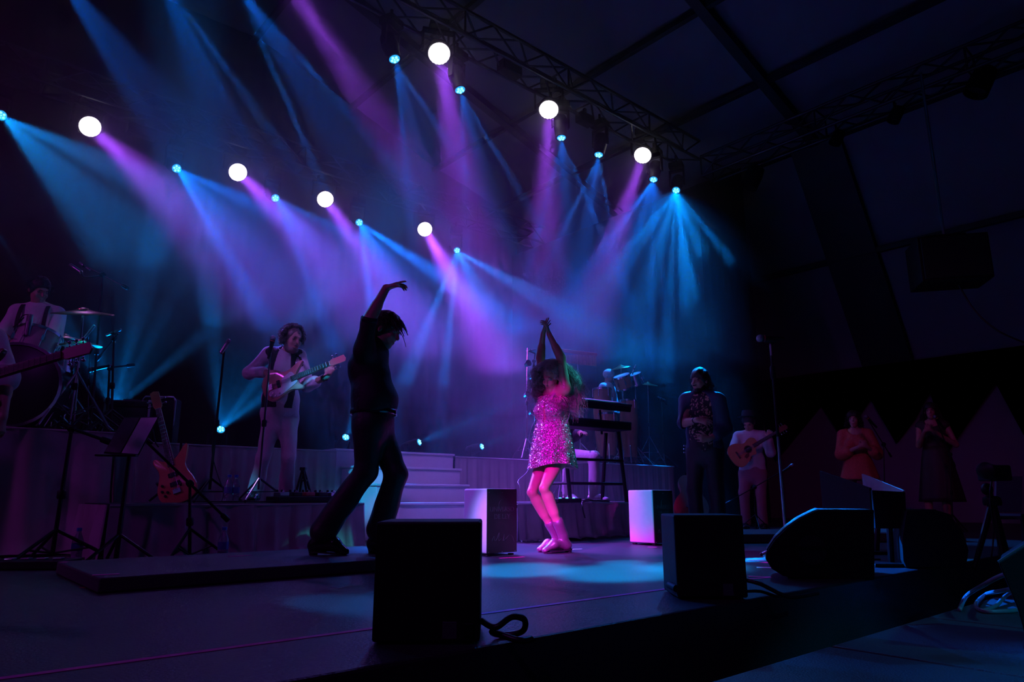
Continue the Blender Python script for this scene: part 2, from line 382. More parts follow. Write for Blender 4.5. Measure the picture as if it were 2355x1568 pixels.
def hand_prims(wr, d, pn, th, curls=(.3, .35, .4, .45), spread=.08, tcurl=.3, s=1.0):
    """wrist point, hand direction, palm normal (fingers close towards it), thumb side"""
    wr = Vector(wr); d = nrm(d); pn = nrm(Vector(pn) - d * Vector(pn).dot(d)); t = d.cross(pn); t = t if t.dot(Vector(th)) > 0 else -t
    P = [('t', wr + d * .012 * s, wr + d * .084 * s, (.027 * s, .017 * s), (.040 * s, .014 * s), t, .012)]
    L = (.072, .080, .074, .058)
    for i in range(4):
        k = wr + d * (.086 - .004 * abs(i - 1)) * s + t * (.029 - .0195 * i) * s
        dd = nrm(d + t * spread * (1.5 - i)); a = 0; rr = (.0088, .0082, .0074, .0062)
        for g in range(3):
            a += curls[i] * (1.0 if g < 2 else .8); ln = L[i] * (.45, .32, .23)[g] * s
            e = k + (dd * math.cos(a) + pn * math.sin(a)) * ln
            P.append(('c', k, e, rr[g] * s, rr[g + 1] * s, .004)); k = e
    k = wr + d * .026 * s + t * .026 * s + pn * .006 * s; a = .75
    for g in range(3):
        e = k + nrm(d * math.cos(a) + t * math.sin(a) + pn * (.25 + tcurl * g)) * (.040, .032, .024)[g] * s
        P.append(('c', k, e, (.014, .0105, .009)[g] * s, (.0105, .009, .0075)[g] * s, .007)); k = e; a -= tcurl * .9
    return P
def torso_prims(J, g=0.0, female=False, belly=0, low=True):
    """trunk from neck to crotch, g = growth for clothing"""
    sh = (J['sb'] - J['sa']); lat = nrm(sh); hl = nrm(J['hb'] - J['ha']); W = sh.length / 2
    pel, che, nk = J['pelvis'], J['chest'], J['neck']; wai = J.get('waist', pel.lerp(che, .48))
    sw, ww, hw = W * .86, (.118 if female else .142), (.158 if female else .152)
    P = [('t', che.lerp(nk, .45), che, (sw * .80 + g, .085 + g), (sw * .88 + g, .108 + g), lat, .05),
         ('t', che, wai, (sw * .86 + g, .108 + g), (ww + belly * .4 + g, .092 + belly * .5 + g), lat, .06),
         ('t', wai, pel, (ww + belly * .4 + g, .092 + belly * .5 + g), (hw + g, .104 + g), hl, .06),
         ('c', J['sa'].lerp(nk, .12), nk.lerp(che, .12), .056 + g, .06 + g, .05), ('c', J['sb'].lerp(nk, .12), nk.lerp(che, .12), .056 + g, .06 + g, .05)]
    if low: P.append(('t', pel, pel.lerp(J['ha'].lerp(J['hb'], .5), 1.4), (hw + g, .104 + g), (hw * .85 + g, .098 + g), hl, .04))
    if female:
        f = nrm(J['fwd'])
        for sx in (-1, 1): P.append(('e', che + lat * sx * .075 + f * .085 - Vector((0, 0, .035)), (.058 + g, .055 + g, .058 + g), None, .035))
    return P
def arm_prims(J, s, g=0.0, upto=1.0, r=(.052, .043, .040, .027), bag=0):
    a, b, c = J['s' + s], J['e' + s], J['w' + s]; P = [('c', a, b, r[0] + g, r[1] + g + bag * .5, .03)]
    if upto > 0:
        e = b.lerp(c, min(1, upto)); rr = r[2] + (r[3] - r[2]) * upto
        P += [('c', b, e, r[2] + g + bag, rr + g + bag, .025)]
        if upto >= .5 and not g: P.append(('c', b.lerp(c, .15), b.lerp(c, .42), .040 * r[2] / .04, .036 * r[2] / .04, .02))
    return P
def leg_prims(J, s, g=0.0, upto=1.0, flare=0.0, k=1.0):
    a, b, c = J['h' + s], J['k' + s], J['a' + s]; e = b.lerp(c, upto)
    kr = .042 if not g else .054
    P = [('c', a, b, .084 * k + g, kr * k + g, .04), ('c', b, e, kr * k + g, (.055 - .018 * upto) * k + g + flare, .03 if g else .012)]
    if not g:
        back = nrm((b - a).normalized() - (c - b).normalized() + Vector((0, 0, 1e-4)))
        P.append(('c', b.lerp(c, .18) - back * .012, b.lerp(c, .48) - back * .006, .049 * k, .042 * k, .03))
    return P
def foot_prims(an, toe, g=0.0, s=1.0):
    an, toe = Vector(an), Vector(toe); d = toe - an; d.z = 0; d = nrm(d); lat = d.cross(Vector((0, 0, 1)))
    heel = Vector((an.x, an.y, an.z)) - d * .05 * s; heel.z = toe.z + (an.z - toe.z) * .30
    return [('c', an, heel + d * .02, .036 * s + g, .034 * s + g, .02), ('t', heel, an.lerp(toe, .5) + Vector((0, 0, -.01)), (.032 * s + g, .036 * s + g), (.040 * s + g, .034 * s + g), lat, .025),
            ('t', an.lerp(toe, .5) + Vector((0, 0, -.012)), toe, (.040 * s + g, .032 * s + g), (.028 * s + g, .016 * s + g), lat, .025)]
def person(label, J, hands=(), female=False, h=.009, skin=None, hs=1.0, feet=True, legk=1.0, armr=(.052, .043, .040, .027), belly=0, loc=None, group=None, ears=True):
    sk = skin or SKIN
    base = loc if loc is not None else Vector(((J['aa'].x + J['ab'].x) / 2, (J['aa'].y + J['ab'].y) / 2, min(J['ta'].z, J['tb'].z) - .02))
    t = thing('person', label, 'person', base, 0, group)
    hu = J.get('hup', J['head'] - J['neck'])
    P = torso_prims(J, 0, female, belly)
    P += [('c', J['neck'] - Vector((0, 0, .02)), J['head'] - nrm(hu) * .055 * hs - nrm(J['hfwd']) * .012, .058 if not female else .047, .052 if not female else .043, .03)]
    for s in 'ab':
        P += arm_prims(J, s, 0, 1, armr) + leg_prims(J, s, k=legk)
        if feet: P += foot_prims(J['a' + s], J['t' + s])
    P += head_prims(J['head'], J['hfwd'], hu, hs, female)
    for hp in hands: P += hand_prims(**hp)
    v, f = field_mesh(P, h); npmesh('body', v, f, sk, t)
    fw = nrm(J['hfwd']); u = nrm(Vector(hu) - fw * Vector(hu).dot(fw)); r = fw.cross(u)
    for sx in (-1, 1):
        MB().ball(J['head'] + (r * sx * .033 + fw * .0725 + u * .004) * hs, .0110 * hs, 10, 6).build('eye', EYEM, t, smooth=2)
    MB().tube([J['head'] + (r * x + fw * (.0945 - abs(x) * .35) + u * (-.0675 + abs(x) * .15)) * hs for x in (-.02, -.01, 0, .01, .02)], [.0015, .0035, .004, .0035, .0015], 6).build('lips', LIPM, t, smooth=2)
    b = MB()
    for sx in (-1, 1): b.tube([J['head'] + (r * sx * x + fw * (.0965 - (x * .55) ** 1.6 * 2) + u * z) * hs for x, z in ((.014, .020), (.032, .026), (.050, .019))], [.003, .0035, .0015], 6)
    b.build('eyebrows', HAIRD, t, smooth=2)
    t['_f'] = tuple(fw); return t
def garment(name, prims, m, parent, h=.010, wrinkle=.004, freq=24, seed=0):
    v, f = field_mesh(prims, h, wrinkle, freq, seed); return npmesh(name, v, f, m, parent)
def shoe(parent, an, toe, m, heel=.03, name='shoe', shaft=.0, g=.008, s=1.0, sr=(.040, .048), up=None):
    """shoe with sole and heel block"""
    an, toe = Vector(an), Vector(toe); d = toe - an; d.z = 0; d = nrm(d)
    P = foot_prims(an + Vector((0, 0, .0)), toe + d * .012, g, s)
    if shaft: P.append(('c', an, an + (nrm(up) if up is not None else Vector((0, 0, 1))) * shaft, sr[0] + g, sr[1] + g, .02))
    hz_ = toe.z + (an.z - toe.z) * .30 - .034
    A_s = an - d * .06; A_s.z = hz_; B_s = toe + d * .02; B_s.z = toe.z - .015; lt = d.cross(Vector((0, 0, 1))); nn = lt.cross(B_s - A_s)
    if nn.z > 0: nn = -nn
    P.append(('p', B_s, nn)); P.append(('p', Vector((0, 0, toe.z - .019)), (0, 0, -1)))
    v, f = field_mesh(P, .006); o = npmesh(name, v, f, m, parent)
    so = MB(); ol = [(-.062, .024), (-.03, .034), (.03, .030), (.09, .038), (.14, .036), (.185, .020), (.20, .0)]
    Ls = (B_s - A_s).length / .255; pts = [(x, y) for x, y in ol] + [(x, -y) for x, y in reversed(ol[:-1])]; ds = (B_s - A_s).normalized()
    so.rings([[A_s + ds * (x + .062) * Ls * (.98) + lt * y * (s + g * 12) + Vector((0, 0, z)) for x, y in pts] for z in (-.006, .003)]); so.build('sole', RUBBER, o)
    lat = d.cross(Vector((0, 0, 1))); L = (toe - an).length
    hc = an - d * .05; hz = toe.z + (an.z - toe.z) * .30 - .038
    bot = toe.z - .026
    b = MB(); zt = hz + .012
    b.rings([[hc + d * (.032 * math.cos(q) * k) + lat * (.030 * math.sin(q) * k) + Vector((0, 0, z - hc.z)) for q in [2 * math.pi * i / 14 for i in range(14)]] for k, z in ((1.1, zt), (.9, (zt + bot) / 2), (.82, bot))])
    b.build('heel', RUBBER, o, smooth=1)
    return o
def hair_cap(parent, J, m, hs=1.0, grow=.012, front=.035, low=-.03, name='hair', wr=.004, seed=1, extra=(), wisps=170):
    c = J['head']; hu = J.get('hup', J['head'] - J['neck']); f = nrm(J['hfwd']); u = nrm(Vector(hu) - f * Vector(hu).dot(f)); r = f.cross(u)
    M = Matrix((r, f, u)).transposed(); q = lambda x, y, z: c + (r * x + f * y + u * z) * hs
    P = [('e', q(0, -.014, .038), tuple((a + grow) * hs for a in (.075, .095, .088)), M, .01), ('e', q(0, -.045, -.02), tuple((a + grow) * hs for a in (.066, .055, .06)), M, .02)]
    P += list(extra)
    P += [('x', q(0, .085, -.030), (.082 * hs, .070 * hs, (.030 + front + .02) * hs), M, .01)]
    o = garment(name, P, m, parent, .007, wr, 70, seed)
    if wisps:
        rs = np.random.RandomState(seed + 5); n = wisps; dr = rs.normal(size=(n * 4, 3)); dr /= np.linalg.norm(dr, axis=1)[:, None]
        dr = dr[(dr @ np.array(f) < .45) & (dr @ np.array(u) > -.25)][:n]; n = len(dr)
        di = dr + rs.normal(size=(n, 3)) * .5 + np.array(f) * .2; di /= np.linalg.norm(di, axis=1)[:, None]
        strands('hair_wisps', np.array(q(0, -.012, .036)) + dr * np.array([.088 * hs]), di, rs.uniform(.02, .045, n), m, parent, .004, 1, .0028, 8, .6, seed)
    return o
def strands(name, roots, dirs, lens, m, parent, curl=.012, turns=6, r=.0022, npts=26, sag=.3, seed=0, nside=3, taper=.5):
    """curly hair: one tube per lock, joined into one part"""
    rs = np.random.RandomState(seed); roots = np.array(roots); dirs = np.array(dirs); n = len(roots); lens = np.array(lens)
    t = np.linspace(0, 1, npts); sideA = np.cross(dirs, rs.normal(size=(n, 3))); sideA /= np.linalg.norm(sideA, axis=1)[:, None] + 1e-9
    sideB = np.cross(dirs, sideA); sideB /= np.linalg.norm(sideB, axis=1)[:, None] + 1e-9
    ph = rs.rand(n) * 6.28; tn = turns * rs.uniform(.7, 1.3, n); cu = curl * rs.uniform(.6, 1.4, n)
    A = ph[:, None] + tn[:, None] * 6.28 * t[None]; gro = np.minimum(1, t * 4)[None] * cu[:, None]
    c = roots[:, None] + dirs[:, None] * (lens[:, None] * t[None])[..., None] + sideA[:, None] * (np.cos(A) * gro)[..., None] + sideB[:, None] * (np.sin(A) * gro)[..., None]
    c[..., 2] -= sag * lens[:, None] * t[None] ** 2
    T = np.gradient(c, axis=1); T /= np.linalg.norm(T, axis=2)[..., None] + 1e-9
    N = np.cross(T, sideA[:, None]); N /= np.linalg.norm(N, axis=2)[..., None] + 1e-9; B = np.cross(T, N)
    rad = r * (1 - taper * t)[None, :, None]
    ringv = [c + (N * math.cos(6.283 * k / nside) + B * math.sin(6.283 * k / nside)) * rad for k in range(nside)]
    Vv = np.stack(ringv, 2).reshape(-1, 3)
    base = (np.arange(n)[:, None] * npts + np.arange(npts - 1)[None]) * nside; F = []
    for k in range(nside):
        k2 = (k + 1) % nside; F.append(np.stack([base + k, base + k2, base + nside + k2, base + nside + k], -1).reshape(-1, 4))
    o = npmesh(name, Vv, np.concatenate(F), m, parent); return o
# ---------------------------------------------------------------- the place
def ubox(u0, u1, v0, v1, z0, z1):
    b = MB(); vs = [uv(u, v, z) for u in (u0, u1) for v in (v0, v1) for z in (z0, z1)]
    return b.add(vs, [(0, 1, 3, 2), (4, 6, 7, 5), (0, 4, 5, 1), (2, 3, 7, 6), (0, 2, 6, 4), (1, 5, 7, 3)])
fl = struct(ubox(-9, 14.2, 1.75, 14, -.9, 0).build('floor', FLOORM, bevel=.01))
gr = struct(ubox(-14, 18, -8, 15, -1.2, -.95).build('floor_ground', BLACKP))
dk = struct(MB().build('floor_walkway', MATM)); 
for k in range(9):                                       # deck plates of the walkway in front, with open joints
    u0 = -1.2 + k * 1.0
    p = ubox(u0 + .012, u0 + .988, -.4, 1.36, -.20, -.12).build('deck_plate', MATM, dk, bevel=.006)
struct(ubox(-1.2, 7.8, -.4, 1.34, -.9, -.21).build('floor_walkway_base', BLACKP, dk)); 
def strip(pts, wd, name, m, z=.0015, parent=None):
    b = MB()
    for (p, q) in zip(pts[:-1], pts[1:]):
        d = (q - p).normalized(); n = d.cross(Vector((0, 0, 1))) * wd / 2
        b.add([p + n, q + n, q - n, p - n] + [x - Vector((0, 0, .0012)) for x in (p + n, q + n, q - n, p - n)], [(3, 2, 1, 0), (4, 5, 6, 7), (0, 1, 5, 4), (1, 2, 6, 5), (2, 3, 7, 6), (3, 0, 4, 7)])
    return b.build(name, m, parent)
def tape(a, b, wd, m, label, z=.0018):
    p, q = Vector(a), Vector(b); p.z = max(p.z, z); q.z = max(q.z, z)
    return tag(strip([p, q], wd, 'floor_tape', m), label, 'tape', 'marking tapes on the stage')
tape(uv(-1.0, 2.25), uv(3.1, 2.20), .030, TAPE, 'long pink tape line running along the stage front')
F0 = lambda px, py: onz(px, py, .002)
tape(F0(182, 1351), F0(256, 1347), .014, OTAPE, 'short orange tape below the left corner of the dance mat')
tape(F0(1722, 1325), F0(1772, 1326), .03, TAPE, 'pink tape mark pointing at the near floor monitor, upper stroke')
tape(F0(1722, 1331), F0(1772, 1327), .03, TAPE, 'pink tape mark pointing at the near floor monitor, lower stroke')
tape(F0(1718, 1287), F0(1757, 1288), .06, TAPE, 'pink tape patch right of the small monitor box')
tape(F0(1752, 1292), F0(1775, 1294), .05, TAPE, 'pink tape patch touching the nose of the floor monitor')
tape(F0(1740, 1304), F0(1775, 1305), .05, WTAPE, 'white tape strip by the nose of the floor monitor')
tape(F0(1150, 1283), F0(1205, 1280), .03, TAPE, 'pink tape at the foot of the cajon beside the dancer')
tape(F0(1310, 1263), F0(1338, 1262), .03, WTAPE, 'pale tape mark beside the boots of the dancer')
tape(F0(1490, 1257), F0(1512, 1258), .03, TAPE, 'pink tape at the corner of the far cajon')
# dance mat of the man in black
mt = tag(ubox(.78, 2.78, 3.83, 4.95, 0.001, .07).build('dance_platform', MATM, bevel=.008), 'low dark dance platform under the man in black', 'platform')
for a, b, l in (((212, 1322), (275, 1319), 'front'), ((140, 1292), (155, 1292), 'back')):
    tape(onz(*a, .0718), onz(*b, .0718), .03, TAPE, 'pink tape on the %s left corner of the dance platform' % l)
tape(onz(525, 1279, .0718), onz(580, 1276, .0718), .02, TAPE, 'pink tape on the platform edge beside the water bottle')
# ---- tent: kinked roof, wall, beams
prof = [(14.6, 3.0), (12.3, 7.1), (8.7, 8.2), (2, 10.2), (-5, 8.2), (-8.6, 7.1), (-11, 3.0)]
names = ['right_lower', 'right', 'right_ridge', 'left_ridge', 'left', 'left_lower']
ceil = MB(); ceil = struct(ceil.build('ceiling', ROOFM))
for i, nm in enumerate(names):
    (u0, z0), (u1, z1) = prof[i], prof[i + 1]
    for k in range(4):
        v0, v1 = -4 + k * 4.75 + .0, -4 + (k + 1) * 4.75
        b = MB(); n = 6
        vs = []; fs = []
        for a in range(n + 1):
            for c in range(n + 1):
                s, t = a / n, c / n; sagz = -.12 * math.sin(math.pi * s) * math.sin(math.pi * t)
                vs.append(uv(u0 + (u1 - u0) * s, v0 + (v1 - v0) * t, z0 + (z1 - z0) * s - sagz))
        for a in range(n):
            for c in range(n): fs.append((a * (n + 1) + c, a * (n + 1) + c + 1, (a + 1) * (n + 1) + c + 1, (a + 1) * (n + 1) + c))
        b.add(vs, fs).build('roof_panel', ROOFM, ceil, smooth=2)
for (u0, z0) in [(12.3, 7.1), (10.5, 7.65), (8.7, 8.2), (6.4, 8.9), (13.4, 5.1), (14.6, 3.0), (4.2, 9.55)]:
    tagp = ubox(u0 - .05, u0 + .05, -4, 15, z0 - .16, z0 - .06).build('purlin', BEAMM, ceil)
for v0 in (.6, 5.35, 10.1):
    for i in range(len(prof) - 1):
        (u0, z0), (u1, z1) = prof[i], prof[i + 1]
        w_ = .30 if i in (0, 5) else .16
        if i == 0 and v0 == 5.35: w_ = .85
        p, q = uv(u0, v0, z0 - .12), uv(u1, v0, z1 - .12); d = (q - p)
        M = frame(d, V); MB().box((p + q) / 2, (w_ * 1.1, .14, d.length), M).build('rafter', BEAMM, ceil)
# right tent wall: dark valance with lit white peaks below it
wl = struct(MB().build('wall_right', TENTW))
ubox(14.55, 14.6, -4, 15, -.9, 3.05).build('wall_panel', TENTW, wl)
def peak(px0, px1, pxt, pyt, pyb, name):
    a, b = onu(px0, pyb, 14.5), onu(px1, pyb, 14.5); t = onu(pxt, pyt, 14.5)
    bl, br = onu(px0, pyb, 14.5), onu(px1, pyb, 14.5)
    return a, b, t
vl = MB()                                               # black valance cut in zig-zag
zz = [(1740, 905), (1785, 1060), (1890, 932), (1940, 1010), (2003, 918), (2062, 1020), (2106, 962), (2140, 900), (2180, 1040), (2290, 880), (2355, 1000), (2420, 880)]
for (p, q) in zip(zz[:-1], zz[1:]):
    a, b = onu(p[0], p[1], 14.48), onu(q[0], q[1], 14.48)
    at_, bt = a.copy(), b.copy(); at_.z = bt.z = 3.0
    n = -U * .03
    vl.add([a, b, bt, at_, a + n, b + n, bt + n, at_ + n], [(0, 1, 2, 3), (7, 6, 5, 4), (0, 4, 5, 1), (1, 5, 6, 2), (2, 6, 7, 3), (3, 7, 4, 0)])
vl.build('black_valance', BLACKC, wl)
bw = struct(MB().build('wall_back', BLACKC))
v_, f_ = drape(uv(-10.5, 12.9), uv(11.4, 12.9), 0.01, 9.6, -V, pitch=.5, amp=.03, seed=3, nz=6)
npmesh('backdrop_drape', v_, f_, BLACKC, bw)
sd = struct(MB().build('wall_side', BLACKC))
v_, f_ = drape(uv(11.2, 6.3), uv(11.2, 12.9), 0.01, 6.5, -U, pitch=.45, amp=.03, seed=4, nz=6)
npmesh('side_drape', v_, f_, BLACKC, sd)
v_, f_ = drape(uv(9.7, 6.3), uv(11.25, 6.3), 0.01, 5.0, -V, pitch=.45, amp=.05, seed=5, nz=6)
npmesh('leg_drape', v_, f_, BLACKC, sd)
# ---- risers with pleated skirts
def riser(name, label, u0, u1, v0, v1, z, seed, flare=.05, pitch=.2, amp=.022, sides=True, pud=0.03):
    t = thing(name, label, 'riser', uv((u0 + u1) / 2, (v0 + v1) / 2), ANG)
    ubox(u0 + .03, u1 - .03, v0 + .04, v1, z - .05, z).build('deck', BLACKP, t, bevel=.004)
    for a in (u0 + .12, u1 - .12):
        for b in (v0 + .12, v1 - .12): MB().cyl(uv(a, b, .002), uv(a, b, z - .05), .024).build('leg', STEEL, t, smooth=1)
    v_, f_ = drape(uv(u0, v0 - .012), uv(u1, v0 - .012), .004, z - .006, -V, pitch, amp, flare, seed, puddle=pud)
    npmesh('skirt', v_, f_, CLOTH, t)
    if sides:
        v_, f_ = drape(uv(u1 + .012, v0), uv(u1 + .012, v1), .004, z - .006, U, pitch, amp, flare * .3, seed + 1); npmesh('skirt', v_, f_, CLOTH, t)
        v_, f_ = drape(uv(u0 - .012, v0), uv(u0 - .012, v1), .004, z - .006, -U, pitch, amp, flare * .3, seed + 2); npmesh('skirt', v_, f_, CLOTH, t)
    MB().tube([uv(u0, v0 - .016, z - .012), uv(u1, v0 - .016, z - .012)], .010, 6).build('skirt_hem', CLOTH, t, smooth=1)
    return t
riser('low_riser', 'low riser with draped skirt under the bass player', 1.15, 3.13, 5.6, 6.70, .39, 11, .06, .22, .035)
riser('low_riser', 'low skirted riser under the keyboards right of the stairs', 5.19, 6.9, 5.3, 6.93, .38, 15, .05, .22, .03)
riser('low_riser', 'short low skirted riser block behind the lettered cajon', 4.66, 5.16, 5.3, 5.95, .38, 16, .04, .22, .03, sides=False)
riser('drum_riser', 'tall skirted riser carrying the drum kit at far left', -3.6, 1.36, 6.75, 9.6, .98, 19, .28, .34, .05)
riser('back_riser', 'tall white skirted riser behind the bass player', 1.40, 3.56, 7.02, 9.9, .93, 23, .03, .16, .02, sides=False)
riser('back_riser', 'tall white skirted riser with percussion right of the stairs', 5.16, 9.6, 7.02, 9.9, .93, 27, .03, .16, .02, sides=False)
# ---- stairs
st = thing('stairs', 'white painted stairs between the risers behind the man in black', 'stairs', uv(4.35, 6.4), ANG)
for i in range(5):
    z1 = .95 - i * .19; v0 = 7.0 - i * .33; v1 = v0 + .33 if i else 7.4; ul, ur = 3.57 + .065 * i, 5.14 - .135 * i
    ubox(ul, ur, v0 + .02, v0 + .05, .004, z1 - .025).build('step_riser', WHITEP, st, bevel=.004)
    ubox(ul - .012, ur + .012, v0, v1 + .02, z1 - .024, z1).build('tread', WHITEP, st, bevel=.005)
    for u0 in (ul + .015, ur - .015): ubox(u0 - .012, u0 + .012, v0 + .052, v1, .004, z1 - .026).build('side_panel', WHITEP, st)
ubox(3.58, 5.13, 7.43, 9.9, .89, .93).build('landing', WHITEP, st)
# ---- trusses
_brace = MB().cyl((0, 0, 0), (0, 0, 1), .016, n=6)
_bm = bpy.data.meshes.new('brace'); _bm.from_pydata([tuple(p) for p in _brace.v], [], _brace.f); _bm.materials.append(ALU)
def brace(p, q, t):
    o = bpy.data.objects.new('brace', _bm); COL.objects.link(o); o.parent = t
    d = q - p; M = frame(d).to_4x4(); M = Matrix.Translation(p) @ M @ Matrix.Diagonal((1, 1, d.length, 1))
    o.matrix_local = wmat(t).inverted() @ M
def truss(label, a, b, w=.40, hgt=.40, step=.5, skipz=False):
    a, b = Vector(a), Vector(b); d = (b - a).normalized(); L = (b - a).length; lat = d.cross(Vector((0, 0, 1))).normalized() * w / 2; up = Vector((0, 0, hgt / 2))
    t = thing('lighting_truss', label, 'truss', a, math.atan2(d.y, d.x), 'lighting trusses')
    C = [lat + up, -lat + up, -lat - up, lat - up]
    for c in C: MB().cyl(a + c, b + c, .028, n=8).build('chord', ALU, t, smooth=1)
    n = int(L / step)
    for i in range(n):
        p, q = a + d * (L * i / n), a + d * (L * (i + 1) / n); m_ = (p + q) / 2
        for k in range(4):
            if skipz and k in (1,): continue
            c0, c1 = C[k], C[(k + 1) % 4]
            if i % 2 == 0: brace(p + c0, q + c1, t)
            else: brace(p + c1, q + c0, t)
        if i % 4 == 0:
            for k in range(4): brace(p + C[k], p + C[(k + 1) % 4], t)
    return t
truss('lighting truss across mid stage carrying the three right purple washes', uv(1.0, 7.1, 6.95), uv(10.8, 7.1, 6.95))
truss('rear lighting truss above the bass player with four purple washes', uv(-1.2, 11.46, 6.5), uv(10.8, 11.46, 6.5))
truss('side lighting truss running towards the camera at upper right', uv(11.0, 6.9, 6.62), uv(11.0, .2, 6.62), step=.55)
# ---------------------------------------------------------------- lamps with their light
LENSB = mat('beam_lens', (.1, .3, .5), .2, var=0, emit=(.02, .45, 1.0), estr=1.1)
LENSI = mat('beam_lens_core', (.3, .6, .7), .2, var=0, emit=(.25, .85, 1.0), estr=2.2)
LENSW = mat('wash_lens', (.8, .7, .8), .2, var=0, emit=(1.0, .86, 1.0), estr=5)
LENSC = mat('wash_cell', (.8, .7, .8), .2, var=0, emit=(1.0, .92, 1.0), estr=7)
def moving_head(label, lens, aim, wash=False, hang=True, group=None, top=None, s=1.0):
    lens = Vector(lens); d = nrm(aim); r = (.150 if wash else .075) * s; dep = (.20 if wash else .30) * s
    c = lens - d * dep * .75                                    # tilt axis
    sg = 1 if hang else -1; zb = c.z + sg * (.30 * s if not wash else .32 * s)
    t = thing('wash_light' if wash else 'beam_light', label, 'stage light', (c.x, c.y, zb), ANG, group)
    lat = d.cross(Vector((0, 0, 1))); lat = lat.normalized() if lat.length > .05 else U.copy()
    bz = Vector((c.x, c.y, zb)); F3 = frame((0, 0, 1), lat)
    MB().box(bz + Vector((0, 0, sg * .05)), (.26 * s, .22 * s, .11 * s), F3).build('base', BLACKP, t, bevel=.012)
    hw = r * 1.18 + .03
    y = MB()
    for q in (-1, 1): y.box(c + lat * q * (hw + .012) + Vector((0, 0, sg * .10 * s)), (.028, .08 * s, .28 * s), F3)
    y.box(Vector((c.x, c.y, zb - sg * .045 * s)), (hw * 2 + .05, .09 * s, .035), F3)
    y.build('yoke', BLACKP, t, bevel=.006)
    h = MB()
    if wash: h.lathe([(.05, -dep * 1.15), (r * .75, -dep * 1.1), (r * .98, -dep * .7), (r * 1.12, -dep * .25), (r * 1.14, .0), (r * 1.03, .006)], lens - d * .004, d, 28)
    else: h.lathe([(.06, -dep * 1.35), (.105 * s, -dep * 1.25), (.115 * s, -dep * .8), (.10 * s, -dep * .35), (r * 1.22, -.02), (r * 1.24, .012), (r * 1.04, .012)], lens - d * .004, d, 24)
    hd = h.build('head', BLACKP, t, smooth=1)
    MB().lathe([(r, 0), (r * .93, .008), (r * .6, .014), (.001, .016)], lens + d * .002, d, 28).build('lens', LENSW if wash else LENSB, hd, smooth=1)
    if wash:
        X = lat; Y = d.cross(X); b = MB()
        for ring, k in ((.86, 18), (.58, 12), (.3, 6), (0, 1)):
            for i in range(k):
                a = 2 * math.pi * i / k; b.ball(lens + d * .012 + (X * math.cos(a) + Y * math.sin(a)) * r * ring, .021 * s, 8, 5)
        b.build('lens_cells', LENSC, hd, smooth=2)['kind'] = 'stuff'
    else:
        X = lat; Y = d.cross(X); b = MB()
        for i in range(5):
            a = 2 * math.pi * i / 5; b.ball(lens + d * .016 + (X * math.cos(a) + Y * math.sin(a)) * r * .52, .019 * s, 8, 5)
        b.ball(lens + d * .018, .012 * s, 8, 5); b.build('lens_prism', LENSI, hd, smooth=2)
    if hang and top:
        MB().cyl(bz + Vector((0, 0, .10)), Vector((bz.x, bz.y, top)), .022, n=10).build('clamp', BLACKM, t, smooth=1)
    return t
def beamfix(px, py, v, beams, label, power=900, fill=.03, fsz=None, dy=-2.5, col=BLUE, top=6.78, group='blue beam lights on the trusses', hang=True, z=None):
    """beams: list of (px, py, half angle, strength[, dy])"""
    L = onv(px, py, v); T = []
    for b in beams:
        if isinstance(b[0], Vector): T.append((b[0], b[1], b[1] * .3, b[2])); continue
        T.append((at(b[0], b[1], L.y + (b[4] if len(b) > 4 else dy)), b[2] * .85, b[2] * .28, b[3] * (1.25 if b[2] < 3.2 else .6)))
    mid = sum((nrm(Vector(t[0]) - L) for t in T), Vector()).normalized()
    spread = max(math.degrees(mid.angle(nrm(Vector(t[0]) - L))) + t[1] * 1.5 for t in T)
    moving_head(label, L, mid, False, hang, group, top, 1.0 if hang else .72)
    T.append((L + mid, spread * .8, spread * .25, fill))
    spot('beam_lamp', L + mid * .05, L + mid, power * PB, col, min(150, spread * 2 + 4), .15, .03, T)
    return L, mid
def washfix(px, py, v, tgt, label, power=1500, half=7, dy=-1.3, halo=.0009, top=6.78, col=PURPLE, build=True, hot=0):
    L = onv(px, py, v); T = at(tgt[0], tgt[1], L.y + dy); d = nrm(T - L)
    toc = nrm(Vector((0, 0, CAM_H)) - L)
    if build: moving_head(label, L, nrm(d + toc * .55), True, True, 'purple wash lights on the trusses', top)
    spot('wash_lamp', L + d * .10, L + d, power * PWASH, col, 96, .1, .09, [(T, half, half * .75, 1.0), (T, 26, 22, .006)] + ([(T, 2.6, 2.2, hot)] if hot else []))
    return L
VA, VB = 7.1, 11.46
PB = 7.0; PWASH = 3.0
A_ = ' on the middle truss'; B_ = ' on the rear truss'
beamfix(907, 135, VA, [(950, 520, 2.0, 1.2), (1090, 420, 2.2, .7), (1000, 480, 4, .35)], 'blue beam light topmost' + A_ + ', left of a white disc', 700, dy=-.4)
beamfix(1058, 206, VA, [(1072, 500, 1.8, 1.0), (1225, 490, 1.8, .9), (1140, 500, 5, .3)], 'blue beam light' + A_ + ', second from the top', 800, dy=-.4)
beamfix(1291, 316, VA, [(1205, 660, 1.8, 1.2), (1430, 640, 1.9, 1.2), (1310, 640, 5, .35)], 'blue beam light' + A_ + ', between two white discs', 1000, dy=-.4)
beamfix(1377, 355, VA, [(1215, 700, 1.9, 1.1), (1410, 540, 1.6, 1.1), (1330, 640, 5, .45)], 'blue beam light' + A_ + ', left of the rightmost white disc', 1100, dy=-.4)
beamfix(1503, 412, VA, [(onz(862, 1268, .07) + Vector((.05, .25, 0)), 1.5, 1.3), (1495, 790, 1.8, 1.2), (1516, 560, 1.4, .8), (1400, 740, 5, .5)], 'blue beam light right under the rightmost white disc', 1300, dy=-.4)
